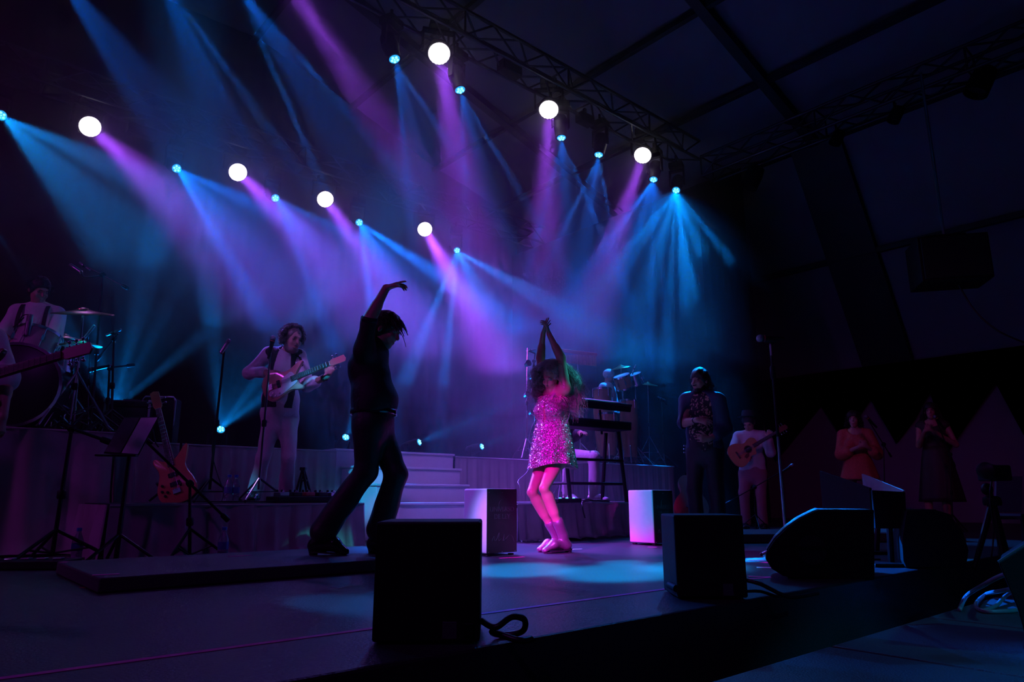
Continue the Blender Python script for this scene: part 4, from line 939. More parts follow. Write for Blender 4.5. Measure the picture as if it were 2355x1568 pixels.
# ---- percussionist with cap
base = at(1401, 880, 11.6); base.z = .93; J = pose(base, 1.72, (.75, -.5, 0), sit=.62, head_f=(.85, -.3, -.3))
dz = at(1400, 866, 11.6) - J['head']
for n in list(J):
    if n not in ('hfwd', 'fwd', 'hup', '_q', 'aa', 'ab', 'ta', 'tb'): J[n] = J[n] + dz
    elif n in ('aa', 'ab', 'ta', 'tb'): J[n] = J[n] + Vector((dz.x, dz.y, 0))
t = person('percussionist in pale shirt and cap seated behind the congas', J, [dict(wr=J['wa'], d=(0, .8, -.4), pn=(0, 0, -1), th=(1, 0, 0)), dict(wr=J['wb'], d=(0, .8, -.4), pn=(0, 0, -1), th=(-1, 0, 0))], h=.012)
shirt_of(t, J, WSHIRT, .02, (.6, .6), .1, seed=2); trousers_of(t, J, BTROU); shoes_of(t, J, LEATHER)
CAPM = mat('white_cap', (.68, .64, .68), .8, bump=.3)
fw = nrm(J['hfwd']); b = MB(); b.ball(J['head'] + Vector((0, 0, .045)), (.100, .108, .088), 20, 10); b.build('cap', CAPM, t, smooth=2)
MB().prism([(math.cos(a) * .085, math.sin(a) * .075) for a in [math.pi * i / 10 for i in range(11)]], J['head'] + fw * .07 + Vector((0, 0, .045)), (.33, .94, 0), (.85, -.3, -.3), .010).build('cap_visor', CAPM, t)
seat_under('black stool under the percussionist', J, .93)
# ---- man in patterned shirt behind the small monitor
base = at(1617, 1010, 7.15); base.z = 0; J = pose(base, 1.80, (-.55, -.82, 0), head_f=(-.72, -.62, -.05))
dx = at(1609, 876, 7.15) - J['head']
for n in list(J):
    if n not in ('hfwd', 'fwd', 'hup', '_q', 'aa', 'ab', 'ta', 'tb', 'ka', 'kb'): J[n] = J[n] + Vector((dx.x, dx.y, dx.z * .98))
J['ea'] = at(1574, 972, 7.12); J['wa'] = at(1604, 965, 6.88); J['eb'] = at(1668, 985, 7.05); J['wb'] = at(1630, 1010, 6.9)
J['sa'] = at(1577, 921, 7.28); J['sb'] = at(1652, 921, 7.02)
PATT = mat('floral_shirt', (.20, .12, .09), .7, var=.0)
nt = PATT.node_tree; bs = nt.nodes['Principled BSDF']; tc = nt.nodes.new('ShaderNodeTexCoord'); vo = nt.nodes.new('ShaderNodeTexVoronoi'); vo.inputs['Scale'].default_value = 34; vo.feature = 'F1'
cr = nt.nodes.new('ShaderNodeValToRGB'); cr.color_ramp.elements[0].position = .32; cr.color_ramp.elements[0].color = (.60, .36, .24, 1); cr.color_ramp.elements[1].position = .42; cr.color_ramp.elements[1].color = (.02, .016, .02, 1)
nz = nt.nodes.new('ShaderNodeTexNoise'); nz.inputs['Scale'].default_value = 14; mxv = nt.nodes.new('ShaderNodeMix'); mxv.data_type = 'VECTOR'; mxv.inputs[0].default_value = .08
nt.links.new(tc.outputs['Object'], nz.inputs['Vector']); nt.links.new(tc.outputs['Object'], mxv.inputs[4]); nt.links.new(nz.outputs['Color'], mxv.inputs[5]); nt.links.new(mxv.outputs[1], vo.inputs['Vector'])
nt.links.new(vo.outputs['Distance'], cr.inputs[0]); nt.links.new(cr.outputs[0], bs.inputs['Base Color'])
t = person('bearded man in dark floral shirt smiling behind the small monitor box', J, [dict(wr=J['wa'], d=(.85, -.3, -.25), pn=(0, .9, -.3), th=(.3, 0, 1), curls=(.3, .4, .5, .6)), dict(wr=J['wb'], d=(-.8, -.3, .1), pn=(0, .9, 0), th=(0, 0, 1), curls=(.3, .4, .5, .6))], h=.009)
shirt_of(t, J, PATT, .018, (None, None), .04, seed=6, h=.010)
P = torso_prims(J, .028); f3 = nrm(J['fwd']); d = J['pelvis'] - J['chest']; NAVY = mat('dark_blue_shirt', (.035, .06, .11), .6, bump=.3, bscale=40)
P += [('p', J['pelvis'] + nrm(d) * .1, d), ('x', J['chest'] + f3 * .17 + Vector((0, 0, -.12)), (.155, .16, .44), frame((0, 0, 1), nrm(J['sb'] - J['sa'])), .02)] 
P = P[:-2] + arm_prims(J, 'a', .020, .15, bag=.01) + arm_prims(J, 'b', .020, .6, bag=.01) + P[-2:]
garment('open_jacket', P, NAVY, t, .010, .004, 26, 3)
trousers_of(t, J, BTROU, .018, .02); shoes_of(t, J, LEATHER); hair_cap(t, J, HAIRD, grow=.016, front=.0, wr=.006)
hf = nrm(J['hfwd']); hu = nrm(J['hup'] - hf * J['hup'].dot(hf)); hr = hf.cross(hu); M = Matrix((hr, hf, hu)).transposed(); q = lambda x, y, z: J['head'] + hr * x + hf * y + hu * z
garment('beard', [('e', q(0, .050, -.100), (.048, .045, .036), M, .02), ('e', q(.045, .01, -.07), (.016, .035, .045), M, .02), ('e', q(-.045, .01, -.07), (.016, .035, .045), M, .02), ('e', q(0, .093, -.050), (.028, .013, .007), M, .01), ('x', q(0, .105, -.068), (.022, .02, .007), M, .006)], HAIRD, t, .006, .003, 90, 3)
rs = np.random.RandomState(18); n = 160; dr = rs.normal(size=(n * 3, 3)); dr /= np.linalg.norm(dr, axis=1)[:, None]
dr = dr[(dr @ np.array(hf) < -.1) & (dr[:, 2] < .5)][:n]; n = len(dr); di = dr * .5 + np.array([0, 0, -.8]); di /= np.linalg.norm(di, axis=1)[:, None]
strands('hair_locks', np.array(J['head']) + dr * .095, di, rs.uniform(.06, .14, n), HAIRD, t, .008, 2, .003, 14, .2, 4)
MB().lathe([(.032, -.008), (.034, 0), (.032, .008)], J['wa'].lerp(J['ea'], .18), J['wa'] - J['ea'], 16).build('wristband', LEATHER, t, smooth=1)
# ---- acoustic guitarist on the right
base = at(1728, 1100, 9.9); base.z = 0; J = pose(base, 1.74, (-.35, -.93, 0), lean=.06, head_f=(-.45, -.6, -.55))
dx = at(1722, 972, 9.8) - J['head']
for n in list(J):
    if n not in ('hfwd', 'fwd', 'hup', '_q', 'aa', 'ab', 'ta', 'tb', 'ka', 'kb'): J[n] = J[n] + Vector((dx.x, dx.y, dx.z * .98))
J['sa'] = at(1697, 1004, 9.9); J['sb'] = at(1757, 1004, 9.75); J['ea'] = at(1684, 1040, 9.75); J['wa'] = at(1706, 1050, 9.55); J['eb'] = at(1772, 1040, 9.65); J['wb'] = at(1768, 1008, 9.45)
AJ = J
ROSET = mat('rose_trousers', (.42, .22, .25), .8, bump=.3)
t = person('guitarist in pale shirt and hat playing an acoustic guitar', J, [dict(wr=J['wa'], d=(.7, -.2, -.2), pn=(0, .9, 0), th=(0, 0, 1), curls=(.4,) * 4), dict(wr=J['wb'], d=(.2, -.1, .9), pn=(.2, .8, 0), th=(-1, 0, .2), curls=(.7,) * 4)], h=.010)
shirt_of(t, J, WSHIRT, .018, (.9, .9), .05, seed=12); trousers_of(t, J, ROSET); shoes_of(t, J, LEATHER); hair_cap(t, J, HAIRD)
u3 = nrm(J['hup'] + J['hfwd'] * -.1); MB().lathe([(.15, 0), (.155, .008), (.095, .012), (.092, .06), (.082, .095), (.03, .10)], J['head'] + u3 * .075, u3, 24).build('hat', VEST, t, smooth=1)
# ---- two backing singers
REDD = mat('rust_dress', (.55, .12, .08), .7, var=.45, scale=60, bump=.3)
DARKD = mat('dark_dress', (.05, .03, .035), .6, var=.4, scale=70)
def skirt_mesh(J, m, t, z0, rx, ry, name='skirt'):
    b = MB(); c = J['waist']; l = nrm(J['hb'] - J['ha']); f = nrm(J['fwd']); rr = []
    for i in range(13):
        k = i / 12; z = c.z + .02 + (z0 - c.z) * k
        rr.append([Vector((c.x, c.y, z)) + l * math.cos(a) * (.145 + (rx - .145) * k ** .8) * (1 + .05 * k * math.sin(8 * a)) + f * math.sin(a) * (.125 + (ry - .125) * k ** .8) * (1 + .05 * k * math.sin(8 * a)) for a in [2 * math.pi * j / 40 for j in range(40)]])
    b.rings(rr, cap=False).build(name, m, t, smooth=2, solid=.005)
for (px, py, yy, lab, dm, face, hand_px, long_) in ((1963, 965, 9.6, 'woman in a rust red dress with folded hands by a microphone', REDD, (-.45, -.88, 0), (1986, 1022), False), (2140, 946, 9.7, 'woman in a dark dress clasping her hands before a microphone', DARKD, (-.5, -.86, 0), (2138, 985), True)):
    base = at(px + 8, 1100, yy); base.z = 0; J = pose(base, 1.68, face, head_f=(face[0] * 1.2, face[1], .05))
    dx = at(px, py, yy) - J['head']
    for n in list(J):
        if n not in ('hfwd', 'fwd', 'hup', '_q', 'aa', 'ab', 'ta', 'tb', 'ka', 'kb'): J[n] = J[n] + Vector((dx.x, dx.y, dx.z))
    hc = at(hand_px[0], hand_px[1], yy - .28); J['wa'] = hc + Vector((-.05, .03, -.03)); J['wb'] = hc + Vector((.06, .03, -.03))
    J['ea'] = J['sa'] + Vector((-.07, -.06, -.27)); J['eb'] = J['sb'] + Vector((.05, -.08, -.27))
    t = person(lab, J, [dict(wr=J['wa'], d=(.75, -.25, .45), pn=(.2, .9, 0), th=(0, 0, 1), curls=(.3,) * 4, s=.9), dict(wr=J['wb'], d=(-.75, -.25, .45), pn=(-.2, .9, 0), th=(0, 0, 1), curls=(.3,) * 4, s=.9)], female=True, h=.010, armr=(.043, .037, .034, .024), hs=.95)
    P = torso_prims(J, .014, True)
    if not long_: P += arm_prims(J, 'a', .02, .35, bag=.02) + arm_prims(J, 'b', .02, .35, bag=.02)
    P.append(('x', J['neck'] + nrm(J['fwd']) * .05 + Vector((0, 0, .02)), (.085, .10, .10), None, .02))
    garment('dress', P, dm, t, .010, .003, 26, 5); skirt_mesh(J, dm, t, at(px, 1106, yy).z if not long_ else .35, .24 if not long_ else .27, .2)
    shoes_of(t, J, LEATHER, s=.9); hair_cap(t, J, HAIRD, hs=.97, grow=.014, front=.02)
    rs = np.random.RandomState(28); n = 220; dr = rs.normal(size=(n * 3, 3)); dr /= np.linalg.norm(dr, axis=1)[:, None]
    dr = dr[(dr @ np.array(nrm(J['hfwd'])) < .05) & (dr[:, 2] < .6)][:n]; n = len(dr); di = dr * .4 + np.array([0, 0.1, -.9]); di /= np.linalg.norm(di, axis=1)[:, None]
    strands('long_hair', np.array(J['head']) + dr * .09, di, rs.uniform(.12, .3, n) if long_ else rs.uniform(.05, .1, n), HAIRD, t, .008, 2, .004, 14, .1, 4)
    for sx in (-1, 1):
        l = nrm(J['sb'] - J['sa']); MB().lathe([(.012, -.002), (.014, 0), (.012, .002)], J['head'] + l * sx * .080 + Vector((0, 0, -.05)), l, 12).build('earring', CHROME, t, smooth=1)
# ---- keyboard player, seated behind the dancer
base = at(1288, 1000, 8.75); base.z = .38; J = pose(base, 1.72, (.55, -.83, 0), sit=.50, head_f=(.5, -.8, -.35))
J['ea'] = J['sa'] + Vector((-.05, -.08, -.26)); J['eb'] = J['sb'] + Vector((.05, -.08, -.26)); J['wa'] = J['ea'] + Vector((.1, -.22, .03)); J['wb'] = J['eb'] + Vector((.05, -.22, .03))
t = person('keyboard player in pale trousers seated behind the dancer', J, [dict(wr=J['wa'], d=(.4, -.8, -.1), pn=(0, 0, -1), th=(1, 0, 0)), dict(wr=J['wb'], d=(.4, -.8, -.1), pn=(0, 0, -1), th=(-1, 0, 0))], h=.011)
shirt_of(t, J, BSHIRT, .016, (.6, .6), .06); trousers_of(t, J, WTROU); shoes_of(t, J, mat('white_trainers', (.6, .58, .6), .6)); hair_cap(t, J, HAIRD)
KJ = J
seat_under('black stool under the keyboard player', J, .38)
# ---------------------------------------------------------------- guitars
E_OUT = [(.165, .035), (.20, .085), (.255, .135), (.265, .160), (.235, .168), (.17, .145), (.10, .118), (.03, .120), (-.05, .150), (-.13, .165), (-.20, .135), (-.235, .07), (-.24, 0), (-.225, -.08), (-.18, -.140), (-.11, -.160), (-.03, -.145), (.04, -.118), (.10, -.118), (.16, -.140), (.205, -.138), (.21, -.11), (.175, -.07), (.165, -.035)]
A_OUT = [(.25, .03), (.245, .09), (.20, .135), (.14, .135), (.085, .115), (.04, .118), (-.03, .165), (-.11, .190), (-.18, .175), (-.23, .11), (-.245, 0), (-.23, -.11), (-.18, -.175), (-.11, -.190), (-.03, -.165), (.04, -.118), (.085, -.115), (.13, -.125), (.15, -.10), (.165, -.06), (.205, -.035), (.25, -.03)]
def smooth_poly(p, n=4):
    P = [Vector((a, b, 0)) for a, b in p]; m = len(P); out = []
    for i in range(m):
        a, b, c, d = P[i - 1], P[i], P[(i + 1) % m], P[(i + 2) % m]
        for k in range(n):
            t = k / n; v = .5 * ((2 * b) + (c - a) * t + (2 * a - 5 * b + 4 * c - d) * t * t + (3 * b - 3 * c + d - a) * t ** 3); out.append((v.x, v.y))
    return out
def guitar(name, label, o, tip, face, kind='bass', mat_body=None, flip=1, s=1.0, group=None, mat_neck=None, pg=True):
    """o body centre, tip end of the head, face normal"""
    o, tip = Vector(o), Vector(tip); X = nrm(tip - o); Z = Vector(face); Z = nrm(Z - X * Z.dot(X)); Yv = Z.cross(X) * flip; L = (tip - o).length
    t = thing(name, label, 'guitar', o, 0, group); mb = mat_body or BASSB; mn = mat_neck or GDARK
    P = lambda x, y, z: o + X * x * s + Yv * y * s + Z * z * s
    out = smooth_poly(E_OUT if kind != 'acoustic' else A_OUT); th = .042 if kind != 'acoustic' else .10
    if flip < 0: out = [(a, -b) for a, b in out]; 
    body = MB(); body.prism([(a * s, b * s) for a, b in out], o - Z * th * s, X, Z.cross(X), th * s, bevel=.05 if kind != 'acoustic' else .012)
    bo = body.build('body', mb, t, smooth=1)
    x0 = .10 if kind != 'acoustic' else .16; hx = L / s - .17
    def slab(x0, x1, w0, w1, z0, z1, nm, m, par):
        MB().add([P(x0, -w0, z0), P(x1, -w1, z0), P(x1, w1, z0), P(x0, w0, z0), P(x0, -w0, z1), P(x1, -w1, z1), P(x1, w1, z1), P(x0, w0, z1)], [(3, 2, 1, 0), (4, 5, 6, 7), (0, 1, 5, 4), (1, 2, 6, 5), (2, 3, 7, 6), (3, 0, 4, 7)]).build(nm, m, par)
    slab(x0, hx, .030, .022, -.016, .006, 'neck', mn, t)
    slab(x0, hx, .030, .022, .006, .012, 'fretboard', FRETW, t)
    fr = MB(); n = 20
    for i in range(n):
        x = hx - (hx - x0) * (1 - .5 ** (i / 12)) / (1 - .5 ** (n / 12)); fr.cyl(P(x, -.024, .0125), P(x, .024, .0125), .0018, n=5)
    fr.build('frets', CHROME, t)['kind'] = 'stuff'
    hd = MB(); hp = [(hx, -.024), (hx + .03, -.036), (hx + .17, -.040), (hx + .185, -.01), (hx + .17, .036), (hx + .03, .040), (hx, .024)]
    hd.prism([(a * s, b * s * flip) for a, b in hp], o - Z * .012 * s, X, Z.cross(X), .014 * s); ho = hd.build('headstock', mn if kind == 'acoustic' else mb, t, bevel=.002)
    nt_ = 4 if kind == 'bass' else 6
    for i in range(nt_):
        if kind == 'bass' or True:
            side = (1 if i % 2 else -1); xx = hx + .045 + .03 * (i // 2) * (1.6 if kind == 'bass' else 1.4)
        k = MB(); k.cyl(P(xx, side * .036, -.004), P(xx, side * .062, -.004), .0045 * s, n=7); k.ball(P(xx, side * .072, -.004), (.013 * s, .013 * s, .010 * s), 8, 5); k.build('tuner', CHROME, ho, smooth=2)
    st = MB()
    for i in range(nt_):
        y = -.018 + .036 * i / (nt_ - 1); st.cyl(P(-.13, y, .018), P(hx, y * .8, .016), .0014 if kind == 'bass' else .0009, n=4)
    st.build('strings', STEEL, t)['kind'] = 'stuff'
    if kind == 'acoustic':
        MB().lathe([(.052 * s, .0005), (.05 * s, .001), (.001, .0012)], P(.065, 0, .0), Z, 24).build('sound_hole', BLACKP, t)
        MB().lathe([(.054 * s, .0), (.062 * s, .0015), (.062 * s, 0)], P(.065, 0, .0), Z, 24, cap=False).build('rosette', FRETW, t)
        slab(-.125, -.10, .06, .06, .0, .010, 'bridge', FRETW, t)
        MB().prism([(a * s, b * s * flip) for a, b in [(.05, -.055), (.02, -.10), (-.03, -.11), (-.05, -.07), (.0, -.045)]], o + Z * .0008, X, Z.cross(X), .001).build('pickguard', GDARK, t)
    else:
        if pg: MB().prism([(a * s, b * s * flip) for a, b in smooth_poly([(.15, .03), (.16, -.05), (.08, -.085), (0, -.115), (-.10, -.13), (-.17, -.09), (-.15, -.04), (-.02, -.035), (0, .04), (.08, .075), (.12, .08)])], o + Z * .001, X, Z.cross(X), .0025).build('pickguard', PICKG, t)
        slab(-.155, -.115, .032, .032, .0, .016, 'bridge', CHROME, t)
        for x in ((.02, -.065) if not pg else (-.045,)): slab(x - .017, x + .017, .042, .042, .0, .012, 'pickup', BLACKP, t)
        for (x, y) in ((-.05, -.105), (-.10, -.115), (-.145, -.10), (-.12, -.075)): MB().lathe([(.011 * s, 0), (.0105 * s, .014), (.008 * s, .016)], P(x, y, .002), Z, 12).build('knob', CHROME if pg else BLACKP, t, smooth=1)
    return t
# bass of the player: held, neck to the right
o = at(650, 880, 6.12); tip = at(792, 822, 6.02)
guitar('bass_guitar', 'peach bass guitar with pale pickguard held by the bass player', o, tip, (-.15, -1, .12), 'bass', BASSP, 1, .84)
b = MB(); b.tube(bez([at(694, 840, 6.15), at(690, 822, 6.3), at(676, 815, 6.42), at(650, 812, 6.55), at(622, 850, 6.6), at(604, 885, 6.3), at(612, 895, 6.16)], 6), .012, 6)
tag(b.build('guitar_strap', LEATHER, None, smooth=2), 'black strap of the bass over the shoulder of the player', 'strap')
# bass on its stand left of the low riser edge, on the riser deck
o = at(400, 1096, 6.15); tip = at(355, 903, 6.30)
guitar('bass_guitar', 'sunburst bass guitar standing on a floor stand', o, tip, (.1, -1, .18), 'bass', BASSB, -1, 1.0, pg=False, mat_neck=mat('maple_neck', (.55, .22, .12), .3, coat=.5))
st = thing('guitar_stand', 'black floor stand holding the sunburst bass guitar', 'stand', at(405, 1146, 6.2))
zb = .392
b = MB(); c = Vector((at(405, 1100, 6.25).x, 6.28, zb))
for dx, dy in ((-.17, -.12), (.17, -.12), (0, .20)): MB().tube([c + Vector((0, .02, .22)), c + Vector((dx, dy, .01))], .010, 7).build('leg', BLACKM, st, smooth=1)
MB().tube([c + Vector((0, .03, .15)), c + Vector((-.03, .06, .52))], .011, 7).build('post', BLACKM, st, smooth=1)
MB().tube([c + Vector((-.10, -.16, .16)), c + Vector((-.10, -.12, .13)), c + Vector((0, .02, .15)), c + Vector((.10, -.12, .13)), c + Vector((.10, -.16, .16))], .011, 7).build('cradle', RUBBER, st, smooth=1)
# guitar neck of the cropped guitarist
o = at(-95, 885, 4.05); tip = at(206, 798, 4.0)
guitar('electric_guitar', 'dark electric guitar whose neck reaches in from the left edge', o, tip, (0, -1, .2), 'guitar', GDARK, 1, 1.0, pg=False)
# acoustic guitar held at right, another on a stand behind the small monitor box
guitar('acoustic_guitar', 'amber acoustic guitar held by the guitarist in the hat', at(1712, 1038, 9.50), at(1808, 980, 9.35), (-.1, -1, .1), 'acoustic', GWOOD, 1, .86)
guitar('acoustic_guitar', 'dark acoustic guitar on a stand behind the small monitor box', at(1590, 1142, 7.75), at(1588, 1018, 7.95), (-.12, -1, .12), 'acoustic', GDARK, 1, .98)
st = thing('guitar_stand', 'black stand under the dark acoustic guitar', 'stand', (at(1590, 1142, 7.8).x, 7.85, 0))
c = Vector((at(1590, 1142, 7.8).x, 7.86, 0))
for dx, dy in ((-.18, -.14), (.18, -.14), (0, .2)): MB().tube([c + Vector((0, .03, .22)), c + Vector((dx, dy, .012))], .010, 7).build('leg', BLACKM, st, smooth=1)
MB().tube([c + Vector((0, .05, .2)), c + Vector((0, .13, .7))], .011, 7).build('post', BLACKM, st, smooth=1)
MB().tube([c + Vector((-.11, -.2, .20)), c + Vector((-.11, -.13, .165)), c + Vector((0, .03, .18)), c + Vector((.11, -.13, .165)), c + Vector((.11, -.2, .20))], .011, 7).build('cradle', RUBBER, st, smooth=1)
# ---------------------------------------------------------------- drums
def drum(name, label, c, ax, r, h, shell, cat='drum', group=None, lugs=8, z0=None, parent=None, head=None):
    c = Vector(c); ax = nrm(ax); t = thing(name, label, cat, c, 0, group)
    MB().lathe([(r, -h / 2), (r, h / 2)], c, ax, 32).build('shell', shell, t, smooth=1)
    for sg in (-1, 1):
        MB().lathe([(r * 1.0, -.014), (r * 1.04, -.012), (r * 1.04, .012), (r * .97, .014), (r * .96, .0)], c + ax * sg * (h / 2), ax, 32, cap=False).build('hoop', CHROME, t, smooth=1)
        MB().lathe([(r * .965, .0), (r * .95, .003), (.001, .0035)] if sg > 0 else [(r * .965, .0), (r * .95, -.003), (.001, -.0035)], c + ax * sg * (h / 2 + .003), ax, 32).build('drum_head', head or DRUMH, t, smooth=1)
    x = ax.orthogonal().normalized(); y = ax.cross(x)
    for i in range(lugs):
        a = 2 * math.pi * i / lugs; d = x * math.cos(a) + y * math.sin(a)
        k = MB(); k.cyl(c + d * (r + .012) - ax * h * .46, c + d * (r + .012) + ax * h * .46, .004, n=6); k.box(c + d * (r + .010), (.022, .02, .05), frame(ax, d)); k.build('lug', CHROME, t, smooth=1)
    return t
def stand(name, label, cat, base, top, r=.011, spread=.28, hgt=.30, m=None, legs=3, rot=.3, group=None, boom=None, clutch=True):
    """tripod stand; base on the floor, top of the pole"""
    base, top = Vector(base), Vector(top); m = m or CHROME; t = thing(name, label, cat, base, 0, group)
    MB().tube([base + (top - base) * .08, top], [r, r * .8], 8).build('pole', m, t, smooth=1)
    for i in range(legs):
        a = rot + 2 * math.pi * i / legs; f = base + Vector((math.cos(a), math.sin(a), 0)) * spread
        hub = base.lerp(top, 0) + Vector((0, 0, hgt))
        hub = base + (top - base) * (hgt / max(.05, (top - base).length))
        lg = MB().tube([hub, f + Vector((0, 0, .012))], r * .8, 7).build('leg', m, t, smooth=1)
        MB().ball(f + Vector((0, 0, .012)), .014, 8, 5).build('rubber_foot', RUBBER, lg, smooth=2)
        MB().tube([base + (top - base) * (.10 * hgt / .3), f.lerp(hub, .45)], r * .5, 6).build('brace', m, t, smooth=1)
    if clutch:
        k = base + (top - base) * .5; MB().lathe([(r * 1.5, -.03), (r * 1.9, -.02), (r * 1.9, .02), (r * 1.4, .03)], k, top - base, 12).build('clutch', BLACKP, t, smooth=1)
    return t
def bz2(px, y, z): p = at(px, 900, y); return Vector((p.x, p.y, z))
drum('rack_tom', 'pale rack tom in front of the drummer', at(82, 792, 5.75), (.05, .35, 1), .165, .19, DRUMW, group='drums of the kit')
drum('snare_drum', 'snare drum low beside the knee of the drummer', at(126, 838, 5.9), (.0, .1, 1), .15, .13, CHROME, group='drums of the kit')
drum('bass_drum', 'large dark bass drum of the kit at far left', at(52, 892, 5.75), (.3, -1, 0), .335, .40, mat('dark_drum_shell', (.05, .045, .05), .3, coat=.4), group='drums of the kit', lugs=10, head=mat('black_drum_head', (.015, .014, .016), .35))
stand('tom_stand', 'chrome stand under the pale rack tom', 'stand', bz2(96, 5.85, .98), at(88, 805, 5.8), .011, .2, .25)
stand('snare_stand', 'chrome stand under the snare drum', 'stand', bz2(128, 5.95, .98), at(126, 846, 5.9), .011, .2, .2)
def cymbal(label, c, r, tilt, base, group='cymbals of the kit', m=None):
    c = Vector(c); t = stand('cymbal_stand', label.replace('cymbal', 'cymbal stand', 1), 'stand', base, c + Vector((0, 0, .02)), .011, .30, .5, CHROME, group='cymbal stands')
    o = MB().lathe([(r, 0), (r * .98, .004), (r * .5, .022), (r * .2, .032), (r * .17, .05), (.008, .058), (.008, .052), (r * .16, .044), (r * .5, .016), (r, -.002)], c, tilt, 40).build('cymbal', m or BRASS, None, smooth=1)
    return tag(o, label, 'cymbal', group)
RZ = .98
def bz(px, py, y, z): p = at(px, py, y); return Vector((p.x, p.y, z))
cymbal('wide ride cymbal hanging above the drum kit', at(191, 722, 5.9), .24, (.05, -.28, 1), bz(180, 900, 6.0, RZ))
cymbal('hi-hat cymbal pair right of the rack tom', at(186, 795, 5.8), .16, (.0, -.08, 1), bz(170, 900, 5.85, RZ), m=BRASS)
cymbal('crash cymbal low behind the rack tom', at(150, 782, 6.3), .17, (.0, -.1, 1), bz(160, 900, 6.4, RZ))
# microphones
MICM = mat('mic_grille', (.30, .30, .33), .4, .9, bump=.5, bscale=500)
def mic(name, label, p, d, ball=True, s=1.0, group='microphones', slim=False):
    """p = head of the microphone, d = from the tail to the head"""
    p = Vector(p); d = nrm(d); t = thing(name, label, 'microphone', p, 0, group)
    if ball:
        MB().ball(p, .026 * s, 14, 9).build('grille', MICM, t, smooth=2)
        MB().lathe([(.020 * s, 0), (.0225 * s, -.01), (.0225 * s, -.016), (.018 * s, -.03), (.012 * s, -.17), (.010 * s, -.172)], p - d * .016 * s, d, 16).build('body', BLACKM, t, smooth=1)
        MB().lathe([(.0232 * s, -.004), (.0238 * s, 0), (.0232 * s, .004)], p - d * .028 * s, d, 16).build('collar_ring', mat('mic_ring_red', (.5, .06, .08), .4), t, smooth=1)
    else:
        r = .011 if slim else .018
        MB().lathe([(.002, .0), (r * s, -.006), (r * s, -.05 * s)], p, d, 12).build('grille', MICM, t, smooth=1)
        MB().lathe([(r * 1.05 * s, -.05 * s), (r * 1.05 * s, -.14 * s), (r * .6 * s, -.15 * s)], p, d, 12).build('body', STEEL, t, smooth=1)
    return t
def boomstand(label, base, hub, tipp, tail=.25, micd=None, miclabel=None, m=None, spread=.26, r=.011, ball=True, group='boom microphone stands', rot=.4, slim=False):
    base, hub, tipp = Vector(base), Vector(hub), Vector(tipp); m = m or BLACKM
    t = stand('microphone_stand', label, 'stand', base, hub, r, spread, .22, m, 3, rot, group)
    d = nrm(tipp - hub); MB().tube([hub - d * tail, tipp - d * .05], r * .75, 7).build('boom', m, t, smooth=1)
    MB().lathe([(.02, -.02), (.026, -.015), (.026, .015), (.02, .02)], hub, d.orthogonal(), 12).build('boom_joint', BLACKP, t, smooth=1)
    MB().lathe([(r * 1.3, 0), (r * 1.5, .01), (r * 1.5, .06), (r * 1.2, .065)], hub - d * tail, -d, 10).build('counterweight', BLACKP, t, smooth=1)
    if miclabel:
        md = Vector(micd) if micd else d
        MB().tube([tipp - d * .06, tipp - nrm(md) * .10, tipp - nrm(md) * .07], [.012, .016, .018], 8).build('mic_clip', RUBBER, t, smooth=1)
        mic('microphone', miclabel, tipp, md, ball, slim=slim)
    return t
Rz = .392
# overhead pair over the drums
boomstand('tall black boom stand reaching over the drum kit', bz(207, 1000, 6.02, RZ), at(236, 632, 6.05), at(182, 603, 6.1), .25, (-.6, .1, .4), 'slim overhead microphone at the boom end above the drums', ball=False, slim=True)
mic('microphone', 'small tilted overhead microphone near the boom above the drums', at(160, 608, 6.15), (-.7, 0, .45), False)
tag(MB().tube(bez([at(168, 612, 6.15), at(186, 622, 6.15), at(190, 634, 6.12), at(200, 638, 6.1), at(232, 634, 6.05)], 6), .006, 6).build('microphone_clamp_arm', BLACKM, None, smooth=2), 'thin black arm holding the small overhead microphone', 'arm')
boomstand('short black stand with a slim microphone beside the ride cymbal', bz(255, 1000, 6.2, RZ), at(262, 779, 6.2), at(280, 757, 6.17), .20, (1, 0, .4), 'slim violet microphone pointing right beside the cymbals', ball=False, slim=True)
mic('microphone', 'slim microphone angled over the hi-hat', at(218, 747, 6.0), (.55, 0, .85), False, slim=True)
stand('microphone_stand', 'thin chrome stand under the hi-hat microphone', 'stand', bz(208, 960, 6.02, RZ), at(205, 768, 6.02), .006, .2, .2)
boomstand('low boom stand pointing at the bass drum', bz(250, 960, 6.25, RZ), at(252, 845, 6.2), at(205, 850, 6.1), .14, (-1, 0, -.2), 'dark microphone low in front of the bass drum')
mic('microphone', 'dark clip microphone standing over the rack tom', at(70, 722, 5.6), (0, 0, 1), False, 1.3)
tag(MB().tube(bez([at(70, 735, 5.6), at(66, 724, 5.58), at(52, 726, 5.6), at(42, 742, 5.62), at(30, 752, 5.65), at(55, 730, 5.62), at(38, 748, 5.62)], 6), .004, 6).build('cable', CABLE, None, smooth=2), 'looped black cable of the clip microphone before the drummer', 'cable', 'cables')
